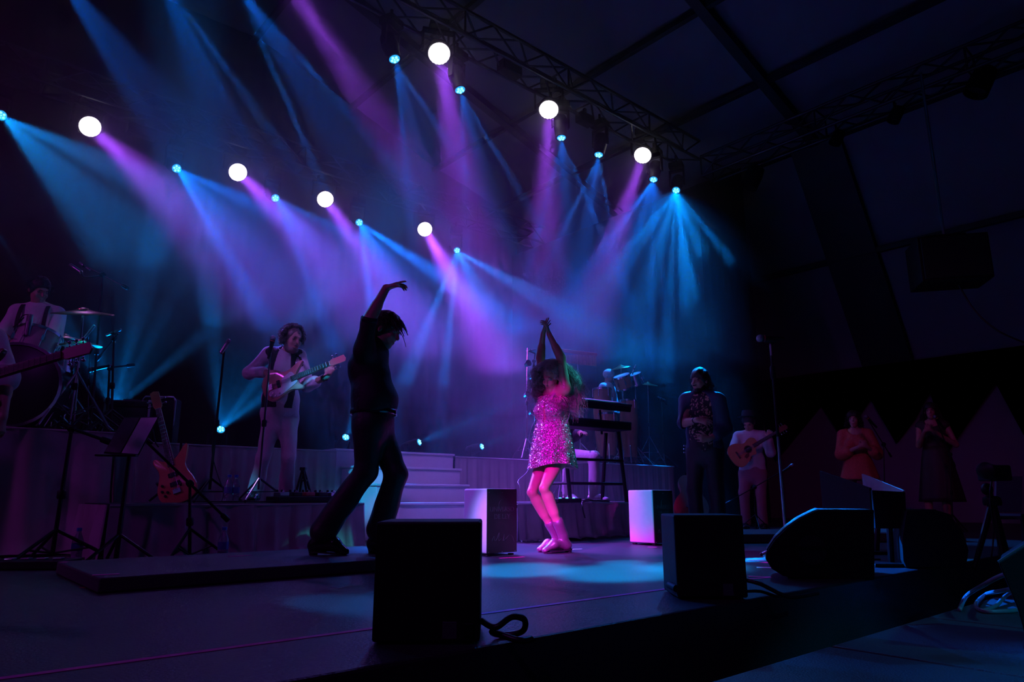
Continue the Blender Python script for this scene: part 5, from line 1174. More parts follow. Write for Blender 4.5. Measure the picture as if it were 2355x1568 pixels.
# amplifier and case behind, on the drum riser
am = thing('guitar_amplifier', 'black guitar amplifier with steel corners right of the drum kit', 'amplifier', bz(290, 960, 6.62, .931), R(14))
W = wmat(am)
def lbox(t, c, s, nm, m, bv=.006, par=None):
    b = MB().box(c, s); M4 = wmat(t); b.v = [M4 @ p for p in b.v]; return b.build(nm, m, par or t, bevel=bv)
lbox(am, (0, .13, .21), (.40, .26, .40), 'cabinet', BLACKP, .012); lbox(am, (0, -.004, .19), (.34, .012, .30), 'grille', GRILLE, 0); lbox(am, (0, -.006, .375), (.36, .012, .05), 'control_panel', BLACKM, .002)
for sx in (-1, 1):
    lbox(am, (sx * .195, .0, .40), (.03, .03, .03), 'corner', STEEL, .004); lbox(am, (sx * .192, .0, .2), (.02, .012, .36), 'side_rail', STEEL, .003)
lbox(am, (0, -.012, .075), (.13, .006, .022), 'badge', CHROME, .002); lbox(am, (0, .13, .425), (.16, .03, .02), 'handle', LEATHER, .008)
for i in range(5): 
    c = W @ Vector((-.13 + .055 * i, -.012, .378)); MB().lathe([(.010, 0), (.009, .014)], c, W.to_3x3() @ Vector((0, -1, 0)), 10).build('knob', BLACKP, am, smooth=1)
fc = thing('flight_case', 'upright case with rounded steel edge behind the sunburst bass', 'case', bz(362, 960, 6.85, .931), R(10))
W = wmat(fc); lbox(fc, (0, .12, .24), (.30, .22, .46), 'case_body', BLACKP, .02)
b = MB(); rr = [(-.15, .02), (-.15, .44), (-.13, .47), (.13, .47), (.15, .44), (.15, .02)]; b.tube([W @ Vector((x, .0, z)) for x, z in rr], .012, 7); b.build('edge_rail', STEEL, fc, smooth=2)
for (x, z) in ((-.07, .40), (-.05, .34)): MB().ball(W @ Vector((x, -.008, z)), .009, 8, 5).build('status_light', LED, fc, smooth=2)
# ---- keyboards and percussion right of the stairs
kb = thing('keyboard_stand', 'black framed table stand under the keyboards', 'stand', bz(1345, 1140, 8.0, .38), ANG * .6)
p0, p1 = bz(1284, 1140, 7.75, .38), bz(1412, 1140, 8.25, .38); dirk = nrm(p1 - p0); nk_ = Vector((-dirk.y, dirk.x, 0))
for p in (p0, p1):
    for sg in (-1, 1): MB().tube([p + nk_ * sg * .20, p + nk_ * sg * .10 + Vector((0, 0, .80))], .022, 8).build('leg', BLACKM, kb, smooth=1)
    MB().tube([p + nk_ * -.17 + Vector((0, 0, .2)), p + nk_ * .17 + Vector((0, 0, .2))], .016, 8).build('crossbar', BLACKM, kb, smooth=1)
for z in (.20, .46): MB().tube([p0 + nk_ * -.16 + Vector((0, 0, z)), p1 + nk_ * -.16 + Vector((0, 0, z))], .016, 8).build('crossbar', BLACKM, kb, smooth=1)
def keyboard(label, c, L, d, tilt, nkeys=29, z=0):
    t = thing('keyboard', label, 'keyboard', c, math.atan2(d.y, d.x)); M4 = wmat(t) @ Matrix.Rotation(tilt, 4, 'X')
    def bx(cc, s, nm, m, bv=.004):
        b = MB().box(cc, s); b.v = [M4 @ p for p in b.v]; return b.build(nm, m, t, bevel=bv)
    bx((0, .0, .05), (L, .30, .09), 'case', BLACKP, .012)
    n = nkeys
    for i in range(n): bx((-L / 2 + .09 + (L - .12) * (i + .5) / n, .065, .098), ((L - .12) / n * .92, .14, .012), 'key', WHITEP if i % 7 not in (9,) else BLACKP, 0)
    bx((0, -.10, .098), (L * .5, .05, .006), 'display', mat('keyboard_display', (.02, .05, .07), .2, emit=(.05, .5, .6), estr=.25), 0)
    bx((0, -.146, .085), (L * 1.0, .008, .03), 'rear_edge', STEEL, .002)
    return t
kc = (p0 + p1) / 2
keyboard('lower black stage keyboard on the framed stand', kc + Vector((.03, -.03, .81)), 1.10, dirk, .0)
keyboard('upper tilted keyboard catching cyan light behind the dancer', kc + Vector((.08, .05, 1.06)), 1.0, dirk, .22)
for sg in (-1, 1): MB().tube([kc + dirk * sg * .35 + nk_ * .1 + Vector((0, 0, .78)), kc + dirk * sg * .35 + nk_ * .12 + Vector((0, 0, 1.07))], .014, 7).build('upper_arm', BLACKM, kb, smooth=1)
tb = thing('mixer', 'small mixer with teal lit buttons on the keyboard riser', 'mixer', bz(1296, 1140, 7.45, .381), ANG)
lbox(tb, (0, 0, .02), (.34, .2, .04), 'case', BLACKP)
for i in range(6): lbox(tb, (-.13 + .05 * i, -.03, .044), (.02, .02, .01), 'button', LED if i % 2 else BLACKP, .002)
ch = thing('bar_chimes', 'wooden bar of hanging chimes behind the dancer', 'chimes', at(1330, 812, 10.4))
a_, b_ = at(1286, 813, 10.25), at(1371, 808, 10.6)
MB().box((a_ + b_) / 2, ((b_ - a_).length, .05, .05), frame((0, 0, 1), b_ - a_)).build('bar', WOODC, ch, bevel=.006)
for i in range(30):
    p = a_.lerp(b_, (i + .5) / 30) + Vector((0, 0, -.03)); MB().cyl(p, p + Vector((0, 0, -.10 - .11 * i / 30)), .0055, n=6).build('chime', BRASS, ch, smooth=1)
stand('chime_stand', 'thin chrome stand under the bar chimes', 'stand', bz(1335, 1000, 10.55, .93), at(1328, 815, 10.45), .012, .3, .3, CHROME)
def conga(label, px, py, y, h=.62, group='congas'):
    c = bz(px, py, y, .93 + .12); t = thing('conga', label, 'drum', c, 0, group); r = .14
    z1 = at(px, py, y).z - c.z
    MB().lathe([(r * .72, 0), (r * .95, z1 * .35), (r * 1.08, z1 * .65), (r * .96, z1)], c, (0, 0, 1), 28).build('shell', WOODC, t, smooth=1)
    MB().lathe([(r * .97, -.03), (r * 1.03, -.026), (r * 1.03, .004), (r * .93, .008)], c + Vector((0, 0, z1)), (0, 0, 1), 28, cap=False).build('hoop', CHROME, t, smooth=1)
    MB().lathe([(r * .94, 0), (.001, .004)], c + Vector((0, 0, z1)), (0, 0, 1), 28).build('drum_head', DRUMH, t, smooth=1)
    for i in range(6):
        a = 6.283 * i / 6; d = Vector((math.cos(a), math.sin(a), 0)); MB().cyl(c + d * r * 1.06 + Vector((0, 0, z1)), c + d * r * 1.10 + Vector((0, 0, z1 - .14)), .006, n=6).build('lug', CHROME, t, smooth=1)
    for i in range(3):
        a = 6.283 * i / 3 + .4; MB().tube([c + Vector((math.cos(a) * .1, math.sin(a) * .1, .2)), c + Vector((math.cos(a) * .26, math.sin(a) * .26, -.11))], .011, 7).build('leg', CHROME, t, smooth=1)
conga('wooden conga in front of the percussionist', 1385, 893, 10.9)
conga('wooden conga half hidden right of the first one', 1445, 920, 11.2)
conga('wooden conga low behind the keyboard', 1398, 950, 10.75)
drum('timbale', 'tilted red wooden tom right of the cap of the percussionist', at(1434, 878, 11.2), (-.35, -.35, 1), .14, .2, WOODC, group='percussion drums')
drum('timbale', 'second small drum at the right end of the percussion', at(1462, 872, 11.3), (-.35, -.35, 1), .12, .16, CHROME, group='percussion drums')
for i, (px, py, y) in enumerate(((1434, 892, 11.25), (1462, 884, 11.35))): stand('drum_stand', ['chrome stand under the tilted wooden tom', 'chrome stand under the small right drum'][i], 'stand', bz(px, 1000, y, .93), at(px, py, y), .012, .3, .3)
cymbal('small splash cymbal beside the cap of the percussionist', at(1428, 846, 11.5), .17, (-.2, -.2, 1), bz(1440, 1000, 11.6, .93), 'percussion cymbals')
cymbal('flat cymbal at the right end of the percussion', at(1490, 885, 11.6), .16, (.1, -.2, 1), bz(1492, 1000, 11.7, .93), 'percussion cymbals')
boomstand('thin stand angled over the percussion drums', bz(1476, 1000, 11.5, .93), at(1452, 868, 11.3), at(1463, 838, 11.3), .1, (.5, 0, 1), 'microphone raised over the percussion drums', slim=True, ball=False)
boomstand('thin stand with microphone at the right of the percussion', bz(1524, 1000, 11.9, .93), at(1521, 920, 11.9), at(1512, 912, 11.85), .1, (-.7, 0, .3), 'small microphone right of the congas', slim=True, ball=False)
boomstand('boom stand with microphone left of the dancer', bz(1232, 1040, 10.1, .93), at(1228, 830, 10.0), at(1232, 803, 9.95), .14, (1, 0, .2), 'microphone over the percussion left of the dancer', slim=True, ball=False)
stand('percussion_rack', 'tall chrome percussion rack stand left of the dancer', 'stand', bz(1210, 1040, 9.75, .93), at(1213, 800, 9.75), .012, .3, .3)
b = MB()
for i, (x, z) in enumerate(((-.02, -.25), (.05, -.45), (-.03, -.7), (.04, -.95))): 
    c = at(1213, 800, 9.75) + Vector((x, -.04, z)); k = MB().lathe([(.035, 0), (.05, .07), (.048, .07), (.03, .0)], c, (.5, -.8, .2), 14).build('cowbell', STEEL, bpy.data.objects.get('percussion_rack'), smooth=1)
# ---------------------------------------------------------------- stage gear
def cable(label, pts, r=.007, m=None, n=8, group='cables'):
    return tag(MB().tube(bez(pts, n), r, 7).build('cable', m or CABLE, None, smooth=2), label, 'cable', group)
def text_obj(txt, name, M4, size, m, parent, extr=.0004, shear=0):
    cu = bpy.data.curves.new(name, 'FONT'); cu.body = txt; cu.size = size; cu.align_x = 'CENTER'; cu.extrude = extr; cu.shear = shear
    tmp = bpy.data.objects.new(name, cu); COL.objects.link(tmp); bpy.context.view_layer.update()
    me = bpy.data.meshes.new_from_object(tmp.evaluated_get(bpy.context.evaluated_depsgraph_get())); bpy.data.objects.remove(tmp)
    o = bpy.data.objects.new(name, me); COL.objects.link(o); me.materials.clear(); me.materials.append(m); o.parent = parent; o.matrix_local = M4; return o
PRINT = mat('grey_print', (.030, .030, .034), .6)
BFACE = mat('black_lacquer', (.016, .015, .016), .42, var=.4, scale=9)
def cajon(label, near, a, s=.30, h=.50):
    n = Vector((near[0], near[1], 0)); e1 = Vector((math.cos(a), math.sin(a), 0)); e2 = Vector((-math.sin(a), math.cos(a), 0)); c = n + (e1 + e2) * s / 2
    t = thing('cajon', label, 'cajon', c, a, 'cajons')
    lbox(t, (0, .004, h / 2 + .010), (s, s - .012, h - .02), 'body', WHITEP, .010)
    lbox(t, (0, -s / 2 + .004, h / 2 + .010), (s * .985, .008, h - .024), 'front_plate', BFACE, .003)
    for sx in (-1, 1):
        for sy in (-1, 1): lbox(t, (sx * (s / 2 - .035), sy * (s / 2 - .035), .006), (.035, .035, .012), 'rubber_foot', RUBBER, .004)
    for sx in (-1, 0, 1):
        for z in (.03, h - .03): MB().lathe([(.004, 0), (.003, .0015)], wmat(t) @ Vector((sx * (s / 2 - .02), -s / 2 + .0005, z)), wmat(t).to_3x3() @ Vector((0, -1, 0)), 8).build('screw', STEEL, t)
    F4 = Matrix.Rotation(R(90), 4, 'X')
    text_obj('UNIVERSO', 'lettering', Matrix.Translation((0, -s / 2 - .0006, h * .655)) @ F4, .052, PRINT, t)
    text_obj('DE LEY', 'lettering', Matrix.Translation((0, -s / 2 - .0006, h * .545)) @ F4, .052, PRINT, t)
    M4 = wmat(t); sg = [(-.10, .10), (-.08, .135), (-.07, .10), (-.05, .12), (-.03, .16), (-.035, .10), (-.01, .115), (.01, .10), (.02, .15), (.015, .10), (.05, .125), (.07, .14), (.10, .13), (.12, .09)]
    MB().tube(bez([M4 @ Vector((x, -s / 2 - .001, z + .01)) for x, z in sg], 5), .0012, 5).build('signature', PRINT, t)
    hl = [(math.cos(q) * .035, .37 + math.sin(q) * .045) for q in [.5 * math.pi + i * .45 for i in range(11)]]
    MB().tube(bez([M4 @ Vector((x, -s / 2 - .001, z)) for x, z in hl], 3), .0010, 5).build('emblem', PRINT, t)
    return t
cajon('white cajon with black lettered front between the dancers', (-.19, 5.44), R(40))
cajon('white cajon with black front right of the woman dancer', (1.31, 6.62), R(41))
def mbox(label, cx, cy, a, w, d, h, cab):
    t = thing('monitor_box', label, 'speaker', (cx, cy, 0), a, 'small black monitor boxes at the stage front')
    lbox(t, (0, d / 2, h / 2 + .008), (w, d, h), 'cabinet', BLACKP, .008); lbox(t, (0, d + .004, h / 2 + .01), (w * .92, .008, h * .9), 'grille', GRILLE, .002)
    for sx in (-1, 1):
        for sy in (.05, d - .05): lbox(t, (sx * (w / 2 - .04), sy, .004), (.03, .03, .008), 'rubber_foot', RUBBER, .002)
    lbox(t, (w * .22, -.003, h * .12), (.045, .004, .05), 'connector_plate', mat('dull_plate', (.07, .07, .075), .5), .002)
    lbox(t, (w * .40, -.003, h * .12), (.03, .004, .04), 'connector', BLACKM, .002)
    return t
mbox('nearest black monitor box at the stage edge, seen from behind', -.262, 2.26, R(1.5), .328, .30, .355, 1)
mbox('black monitor box at the stage edge in front of the floral shirt man', .878, 3.21, R(0), .31, .28, .352, 1)
cable('thick black cable looping beside the nearest monitor box', [(-.095, 2.32, .06), (-.05, 2.27, .05), (.0, 2.30, .075), (.04, 2.33, .06), (.03, 2.36, .02), (-.04, 2.37, .01), (-.06, 2.31, .03), (.02, 2.27, .012), (.06, 2.31, .009)], .010)
cable('black cable trailing right of the second monitor box', [(1.03, 3.24, .08), (1.09, 3.21, .065), (1.16, 3.2, .03), (1.22, 3.22, .01), (1.30, 3.27, .009), (1.4, 3.36, .009)], .009)
cable('thin black cable hugging the base of the second monitor box', [(1.03, 3.25, .03), (1.10, 3.25, .03), (1.16, 3.24, .012), (1.2, 3.27, .008)], .007)
MB().tube([at(1540, 1345, 3.3), at(1556, 1353, 3.22)], .016, 10).build('power_plug', BLACKP, bpy.data.objects['monitor_box.001'], smooth=1)
# floor monitors (wedges)
def wedge(label, px_list, y, depth, m=None, hole=None, py_off=0):
    """side profile traced at distance y, depth along the far direction"""
    P = [at(px, py, y) for px, py in px_list]; zmin = min(p.z for p in P)
    base = Vector((sum(p.x for p in P) / len(P), y, max(0, zmin)))
    t = thing('floor_monitor', label, 'speaker', base, 0, 'wedge floor monitors')
    off = Vector((.35, .94, 0)) * depth
    b = MB(); b.rings([[p for p in P], [p + off for p in P]]); b.build('cabinet', BLACKP, t, smooth=1, bevel=.006)
    return t, P, off
prof_w = [(1800, 1324), (1775, 1308), (1760, 1284), (1762, 1270), (1782, 1240), (1810, 1213), (1840, 1192), (1868, 1178), (1885, 1171), (2010, 1172), (2012, 1333), (1830, 1330)]
yw = onz(1830, 1331, .0).y
t, P, off = wedge('nearest curved black floor monitor with a round side handle', prof_w, yw, .42)
hc = at(1868, 1264, yw - .003); 
MB().lathe([(.085, .0), (.080, .004), (.001, .005)], hc, (0, -1, 0), 28).build('handle_recess', RUBBER, t, smooth=1)
MB().lathe([(.092, -.002), (.092, .006), (.084, .006)], hc, (0, -1, 0), 28, cap=False).build('handle_rim', BLACKM, t, smooth=1)
MB().box(hc + Vector((0, -.010, .012)), (.165, .012, .012)).build('handle_bar', BLACKM, t, bevel=.004)
g = MB(); fr_ = [P[i] + off * .06 + Vector((-.004, 0, .004)) for i in range(2, 9)]; bk = [P[i] + off * .94 + Vector((-.004, 0, .004)) for i in range(2, 9)]
g.rings([fr_, bk], cap=False); 
g.f = [f for f in g.f if not (0 in [i % 7 for i in f] and 6 in [i % 7 for i in f])]
g.build('grille', mat('monitor_grille', (.05, .05, .055), .35, .5, bump=.5, bscale=350), t, smooth=1)
prof2 = [(2085, 1306), (2078, 1290), (2074, 1240), (2084, 1174), (2150, 1172), (2185, 1182), (2215, 1225), (2228, 1265), (2222, 1305)]
yw2 = onz(2150, 1307, .0).y
t, P2, off2 = wedge('black floor monitor standing behind the nearest one', prof2, yw2, .40)
MB().box((P2[3] + P2[4]) / 2 + off2 * .5 + Vector((0, 0, .002)), (.1, .3, .004)).build('top_plate', BLACKM, t)
# boards standing by the monitors
def board(label, pts, y0, y1, th=.02, m=None, foot=True):
    P = [at(px, py, y0 if i in (0, 3) else y1) for i, (px, py) in enumerate(pts)]
    n = (P[1] - P[0]).cross(P[3] - P[0]).normalized() * th
    t = thing('stage_screen', label, 'screen', (P[3] + P[2]) / 2, 0, 'flat panels by the floor monitors')
    MB().add(P + [p + n for p in P], [(0, 1, 2, 3), (7, 6, 5, 4), (0, 4, 5, 1), (1, 5, 6, 2), (2, 6, 7, 3), (3, 7, 4, 0)]).build('panel', m or BLACKP, t, bevel=.003)
    if foot:
        lo = (P[2] + P[3]) / 2
        MB().tube([lo + n, Vector((lo.x, lo.y + .05, .02))], .02, 8).build('stand_post', BLACKM, t, smooth=1); MB().box((lo.x, lo.y + .05, .012), (.34, .26, .02)).build('stand_base', BLACKM, t, bevel=.004)
    return t
board('large black panel above the nearest floor monitor', [(1884, 1082), (2000, 1122), (2004, 1180), (1892, 1172)], 5.3, 4.9)
board('blue lit slanted panel between the two floor monitors', [(1981, 1089), (2078, 1128), (2040, 1200), (1992, 1180)], 5.9, 5.5, m=mat('panel_back', (.30, .32, .34), .6))
board('small black panel leaning on the second floor monitor', [(2006, 1127), (2082, 1131), (2086, 1215), (2014, 1215)], 4.7, 4.72)
# right foreground wedge and cables on the walkway
prof3 = [(2296, 1294), (2355, 1256), (2470, 1235), (2480, 1500), (2362, 1482), (2340, 1400)]
t = thing('floor_monitor', 'black floor monitor cut by the right picture edge', 'speaker', at(2380, 1480, 2.75), 0, 'wedge floor monitors')
P = [at(px, py, 2.7) for px, py in prof3]; b = MB(); b.rings([P, [p + Vector((.25, .35, 0)) for p in P]]); b.build('cabinet', BLACKP, t, bevel=.006)
MB().tube([P[0] + Vector((0, 0, .004)), P[1] + Vector((0, 0, .004))], .004, 6).build('edge_trim', STEEL, t, smooth=1)
zc = -.11
cable('grey cable rising to the right floor monitor', [onz(2207, 1402, zc), onz(2225, 1378, zc) + Vector((0, 0, .02)), at(2262, 1345, 3.6), at(2300, 1325, 3.45), at(2345, 1312, 3.3)], .011, GREYC)
cable('grey cable curling over the walkway deck', [onz(2355, 1400, zc), onz(2320, 1405, zc), onz(2262, 1405, zc), onz(2245, 1390, zc), onz(2270, 1370, zc) + Vector((0, 0, .01)), at(2312, 1357, 3.5), at(2350, 1350, 3.3)], .011, GREYC)
cable('grey cable bending down on the walkway deck', [onz(2262, 1404, zc), onz(2290, 1393, zc), onz(2315, 1378, zc) + Vector((0, 0, .02)), onz(2345, 1368, zc) + Vector((0, 0, .03)), onz(2352, 1380, zc)], .010, GREYC)
# ---- stands with microphones
tall = stand('microphone_stand', 'tall straight microphone stand at stage right of the floral shirt man', 'stand', Vector((at(1806, 1215, 5.4).x, 5.4, 0)), at(1772, 792, 5.4), .013, .20, .10, mat('stand_grey', (.30, .31, .33), .35, .8), clutch=False)
pt, pb = at(1772, 792, 5.4), Vector((at(1806, 1215, 5.4).x, 5.4, 0))
MB().tube([pb.lerp(pt, .55), pb.lerp(pt, .80), pt], [.012, .012, .010], 8).build('upper_pole', BLACKM, tall, smooth=1)
MB().lathe([(.016, -.05), (.02, -.04), (.02, .04), (.014, .05)], pb.lerp(pt, .86), pt - pb, 12).build('clutch', BLACKP, tall, smooth=1)
mic('microphone', 'vocal microphone resting sideways on the tall straight stand', at(1748, 778, 5.4), (-1, .05, .02), True, 1.15)
MB().tube([at(1760, 782, 5.4), at(1785, 786, 5.4), at(1772, 792, 5.4)], [.018, .018, .014], 8).build('mic_clip', RUBBER, tall, smooth=1)
def straight(label, px, py, pxb, y, z0, miclabel, md, ball, r=.012, m=None):
    b = Vector((at(pxb, 1100, y).x, y, z0)); tp = at(px, py, y); t = stand('microphone_stand', label, 'stand', b, tp, r, .26, .2, m or BLACKM, rot=.5, group='straight microphone stands')
    d = nrm(md); MB().tube([tp, tp + d * .04], [.012, .018], 8).build('mic_clip', RUBBER, t, smooth=1); mic('microphone', miclabel, tp + d * .09, md, ball); return t
straight('slim chrome microphone stand in front of the bass player', 623, 800, 596, 6.0, Rz, 'vocal microphone in front of the bass player', (.15, 0, 1), True, .011, CHROME)
straight('black microphone stand left of the bass player', 516, 800, 484, 6.0, Rz, 'slim microphone tilted up left of the bass player', (.45, .1, 1), False)
boomstand('thin boom stand before the right acoustic guitarist', Vector((at(1738, 1210, 9.0).x, 9.0, 0)), at(1735, 1120, 9.0), at(1822, 1070, 8.9), .35, (.8, 0, .5), 'vocal microphone low right of the acoustic guitarist', r=.008)
boomstand('boom stand in front of the woman in rust red', Vector((at(2035, 1210, 9.1).x, 9.1, 0)), at(2032, 1022, 9.1), at(1992, 958, 9.05), .12, (-.6, 0, .7), 'vocal microphone before the woman in rust red', r=.009)
boomstand('boom stand in front of the woman in the dark dress', Vector((at(2190, 1210, 9.2).x, 9.2, 0)), at(2185, 1045, 9.2), at(2150, 958, 9.15), .1, (-.5, 0, .8), 'vocal microphone before the woman in the dark dress', r=.009)
boomstand('low boom stand crossing in front of the sunburst bass', Vector((at(437, 1280, 5.1).x, 5.1, 0)), at(437, 1112, 5.1), at(305, 985, 5.1), .33, (-1, 0, .7), 'microphone at the upper end of the low crossing boom', r=.013)
cable('thin black cable arching from the low boom', [at(318, 993, 5.1), at(335, 965, 5.1), at(350, 985, 5.1), at(357, 1015, 5.1), at(365, 1028, 5.1)], .005)
boomstand('black stand with tray at the left before the drum riser', Vector((at(120, 1275, 4.9).x, 4.9, 0)), at(165, 985, 4.9), at(115, 967, 4.85), .2, None, None, r=.015, spread=.38)
# music stand with sheets
ms = thing('music_stand', 'black music stand holding white sheets', 'music stand', Vector((at(268, 1275, 4.75).x, 4.75, 0)))
c0 = Vector((at(268, 1275, 4.75).x, 4.75, 0)); c1 = at(298, 1048, 4.75)
MB().tube([c0 + (c1 - c0) * .05, c1], [.017, .014], 8).build('pole', BLACKM, ms, smooth=1)
for i in range(3):
    a = .2 + i * 2.094; MB().tube([c0 + (c1 - c0) * .28, c0 + Vector((math.cos(a) * .27, math.sin(a) * .27, .012))], .011, 7).build('leg', BLACKM, ms, smooth=1)
Q = [at(238, 1042, 4.62), at(318, 1048, 4.66), at(366, 958, 4.86), at(285, 960, 4.82)]; n = (Q[1] - Q[0]).cross(Q[3] - Q[0]).normalized()
MB().add(Q + [q - n * .006 for q in Q], [(0, 1, 2, 3), (7, 6, 5, 4), (0, 4, 5, 1), (1, 5, 6, 2), (2, 6, 7, 3), (3, 7, 4, 0)]).build('desk', BLACKM, ms, bevel=.002)
MB().box((Q[0] + Q[1]) / 2 + Vector((-.01, -.03, -.008)), ((Q[1] - Q[0]).length * 1.15, .06, .012), frame((0, 0, 1), Q[1] - Q[0])).build('ledge', BLACKM, ms, bevel=.002)
for k, (a, bb) in enumerate(((.02, .46), (.50, .97))):
    S = [Q[0].lerp(Q[1], a).lerp(Q[3].lerp(Q[2], a), .03), Q[0].lerp(Q[1], bb).lerp(Q[3].lerp(Q[2], bb), .03), Q[0].lerp(Q[1], bb).lerp(Q[3].lerp(Q[2], bb), .97), Q[0].lerp(Q[1], a).lerp(Q[3].lerp(Q[2], a), .97)]
    o = MB().add([s_ + n * .004 for s_ in S] + [s_ + n * .002 for s_ in S], [(0, 1, 2, 3), (7, 6, 5, 4), (0, 4, 5, 1), (1, 5, 6, 2), (2, 6, 7, 3), (3, 7, 4, 0)]).build('sheet', PAPER if k else mat('dark_sheet', (.10, .10, .11), .7, var=.5, scale=25), None)
    tag(o, ['dark printed sheet on the left of the music stand', 'white blank sheet on the right of the music stand'][k], 'sheet', 'sheets on the music stand')
# bottles
def bottle(label, p, s=1.0):
    p = Vector(p); t = thing('water_bottle', label, 'bottle', p, 0, 'water bottles')
    MB().lathe([(.030 * s, .0), (.034 * s, .006), (.034 * s, .05), (.032 * s, .06), (.034 * s, .07), (.034 * s, .135), (.030 * s, .155), (.016 * s, .19), (.0135 * s, .20), (.0135 * s, .212)], p, (0, 0, 1), 20).build('body', WATER, t, smooth=1)
    MB().lathe([(.0345 * s, .075), (.0350 * s, .078), (.0350 * s, .122), (.0345 * s, .125)], p, (0, 0, 1), 20, cap=False).build('paper_label', mat('bottle_label', (.10, .16, .45), .5), t, smooth=1)
    MB().lathe([(.0155 * s, .206), (.016 * s, .21), (.016 * s, .226), (.014 * s, .228)], p, (0, 0, 1), 16).build('cap', CAPB, t, smooth=1)
    return t
bottle('left of two water bottles standing on the low riser', bz(524, 1140, 5.95, .392), 1.0)
bottle('right of two water bottles standing on the low riser', bz(540, 1140, 6.0, .392), 1.0)
bottle('water bottle standing behind the dance platform', Vector((at(512, 1270, 5.15).x, 5.15, 0)), 1.05)
bottle('water bottle in the shade beside the drum riser skirt', Vector((at(176, 1270, 5.0).x, 5.0, 0)), 1.05)
# pedalboard
pd = thing('pedalboard', 'black pedalboard with chrome pedals beside the bass player', 'pedalboard', bz(706, 1150, 6.14, .391), ANG)
lbox(pd, (0, 0, .025), (.62, .26, .05), 'board', BLACKP, .006)
for i in range(5):
    lbox(pd, (-.24 + .115 * i, -.02, .068), (.085, .13, .036), 'pedal', [STEEL, BLACKM, mat('red_pedal', (.4, .05, .06), .4), BLACKM, STEEL][i], .006)
    for sx in (-1, 1): MB().lathe([(.012, 0), (.011, .018), (.008, .02)], wmat(pd) @ Vector((-.24 + .115 * i + sx * .022, .02, .086)), (0, 0, 1), 10).build('knob', BLACKM, pd, smooth=1)
    MB().ball(wmat(pd) @ Vector((-.24 + .115 * i, -.055, .09)), .010, 8, 5).build('foot_switch', CHROME, pd, smooth=2)
tr = thing('folding_stand', 'small black folding A-frame stand behind the pedalboard', 'stand', bz(697, 1130, 6.45, .391))
ap = at(697, 1078, 6.45); 
for px in (680, 714):
    for dy in (-.05, .1): MB().tube([ap + Vector((0, dy * .2, 0)), Vector((at(px, 1130, 6.45).x, 6.45 + dy, .395))], .012, 7).build('leg', BLACKM, tr, smooth=1)
MB().box(ap, (.05, .05, .03)).build('top', BLACKM, tr, bevel=.004); MB().tube([at(688, 1105, 6.43), at(706, 1105, 6.43)], .009, 7).build('crossbar', BLACKM, tr, smooth=1)
cable('cables lying in loops beside the pedalboard', [bz(752, 1150, 6.25, .40), bz(768, 1150, 6.22, .43), bz(775, 1150, 6.3, .40), bz(760, 1150, 6.4, .40), bz(780, 1150, 6.42, .40), bz(735, 1150, 6.5, .40)], .007)
cable('black cable running along the low riser front edge', [bz(450, 1150, 5.9, .40), bz(500, 1150, 5.75, .40), bz(560, 1150, 5.85, .40), bz(610, 1150, 5.82, .40), bz(660, 1150, 5.95, .40)], .006)
cable('black cable hanging from the microphone stand beside the bottles', [at(493, 980, 6.0), at(488, 1040, 6.0), at(500, 1090, 6.0), at(514, 1130, 5.95), bz(510, 1150, 5.85, .40)], .005)
cable('tangled black cables on the keyboard riser', [bz(1330, 1150, 7.9, .39), bz(1350, 1150, 7.75, .41), bz(1370, 1150, 7.9, .39), bz(1345, 1150, 8.1, .40), bz(1385, 1150, 8.0, .40), bz(1400, 1150, 7.9, .39), bz(1345, 1150, 7.66, .39), bz(1340, 1170, 7.52, .33), bz(1345, 1170, 7.5, .22)], .007)
cable('thin pale cable hanging down left of the dancer', [at(1232, 965, 8.2), at(1222, 985, 8.2), at(1215, 1020, 8.2), at(1220, 1060, 8.2), at(1212, 1085, 8.0), at(1192, 1105, 7.6), at(1196, 1120, 7.5), at(1200, 1146, 7.5)], .004, GREYC)
# small things on the floor at left
ef = thing('effects_unit', 'low black effects units with a violet light at the left edge', 'effects unit', bz(50, 1285, 4.55, 0), R(5))
lbox(ef, (0, 0, .03), (.62, .22, .05), 'case', BLACKP); lbox(ef, (-.1, -.112, .045), (.02, .004, .04), 'status_light', mat('violet_led', (.5, .2, .9), .5, var=0, emit=(.6, .2, 1), estr=1.5), 0)
for i in range(6): lbox(ef, (-.24 + .095 * i, -.03, .062), (.05, .05, .014), 'footswitch', STEEL, .004)
o = tag(MB().box(onz(244, 1281, .004) + Vector((0, 0, 0)), (.26, .18, .003), Matrix.Rotation(.4, 3, 'Z')).build('paper_sheet', PAPER), 'white paper lying on the floor left of the dance platform', 'paper')
cable('black cables lying on the floor behind the platform corner', [onz(150, 1283, .008), onz(200, 1284, .008), onz(230, 1287, .008), onz(270, 1280, .008), onz(300, 1276, .008)], .008)
# low platform piece at right and fallen cloth
A0, A1 = onz(1722, 1248, 0), onz(1900, 1243, 0)
t = tag(MB().box(Vector((A0.x + 1.0, A0.y + .55, .045)), (2.4, 1.0, .08), Matrix.Rotation(.12, 3, 'Z')).build('low_platform', MATM, bevel=.006), 'low dark platform behind the nearest floor monitor', 'platform')
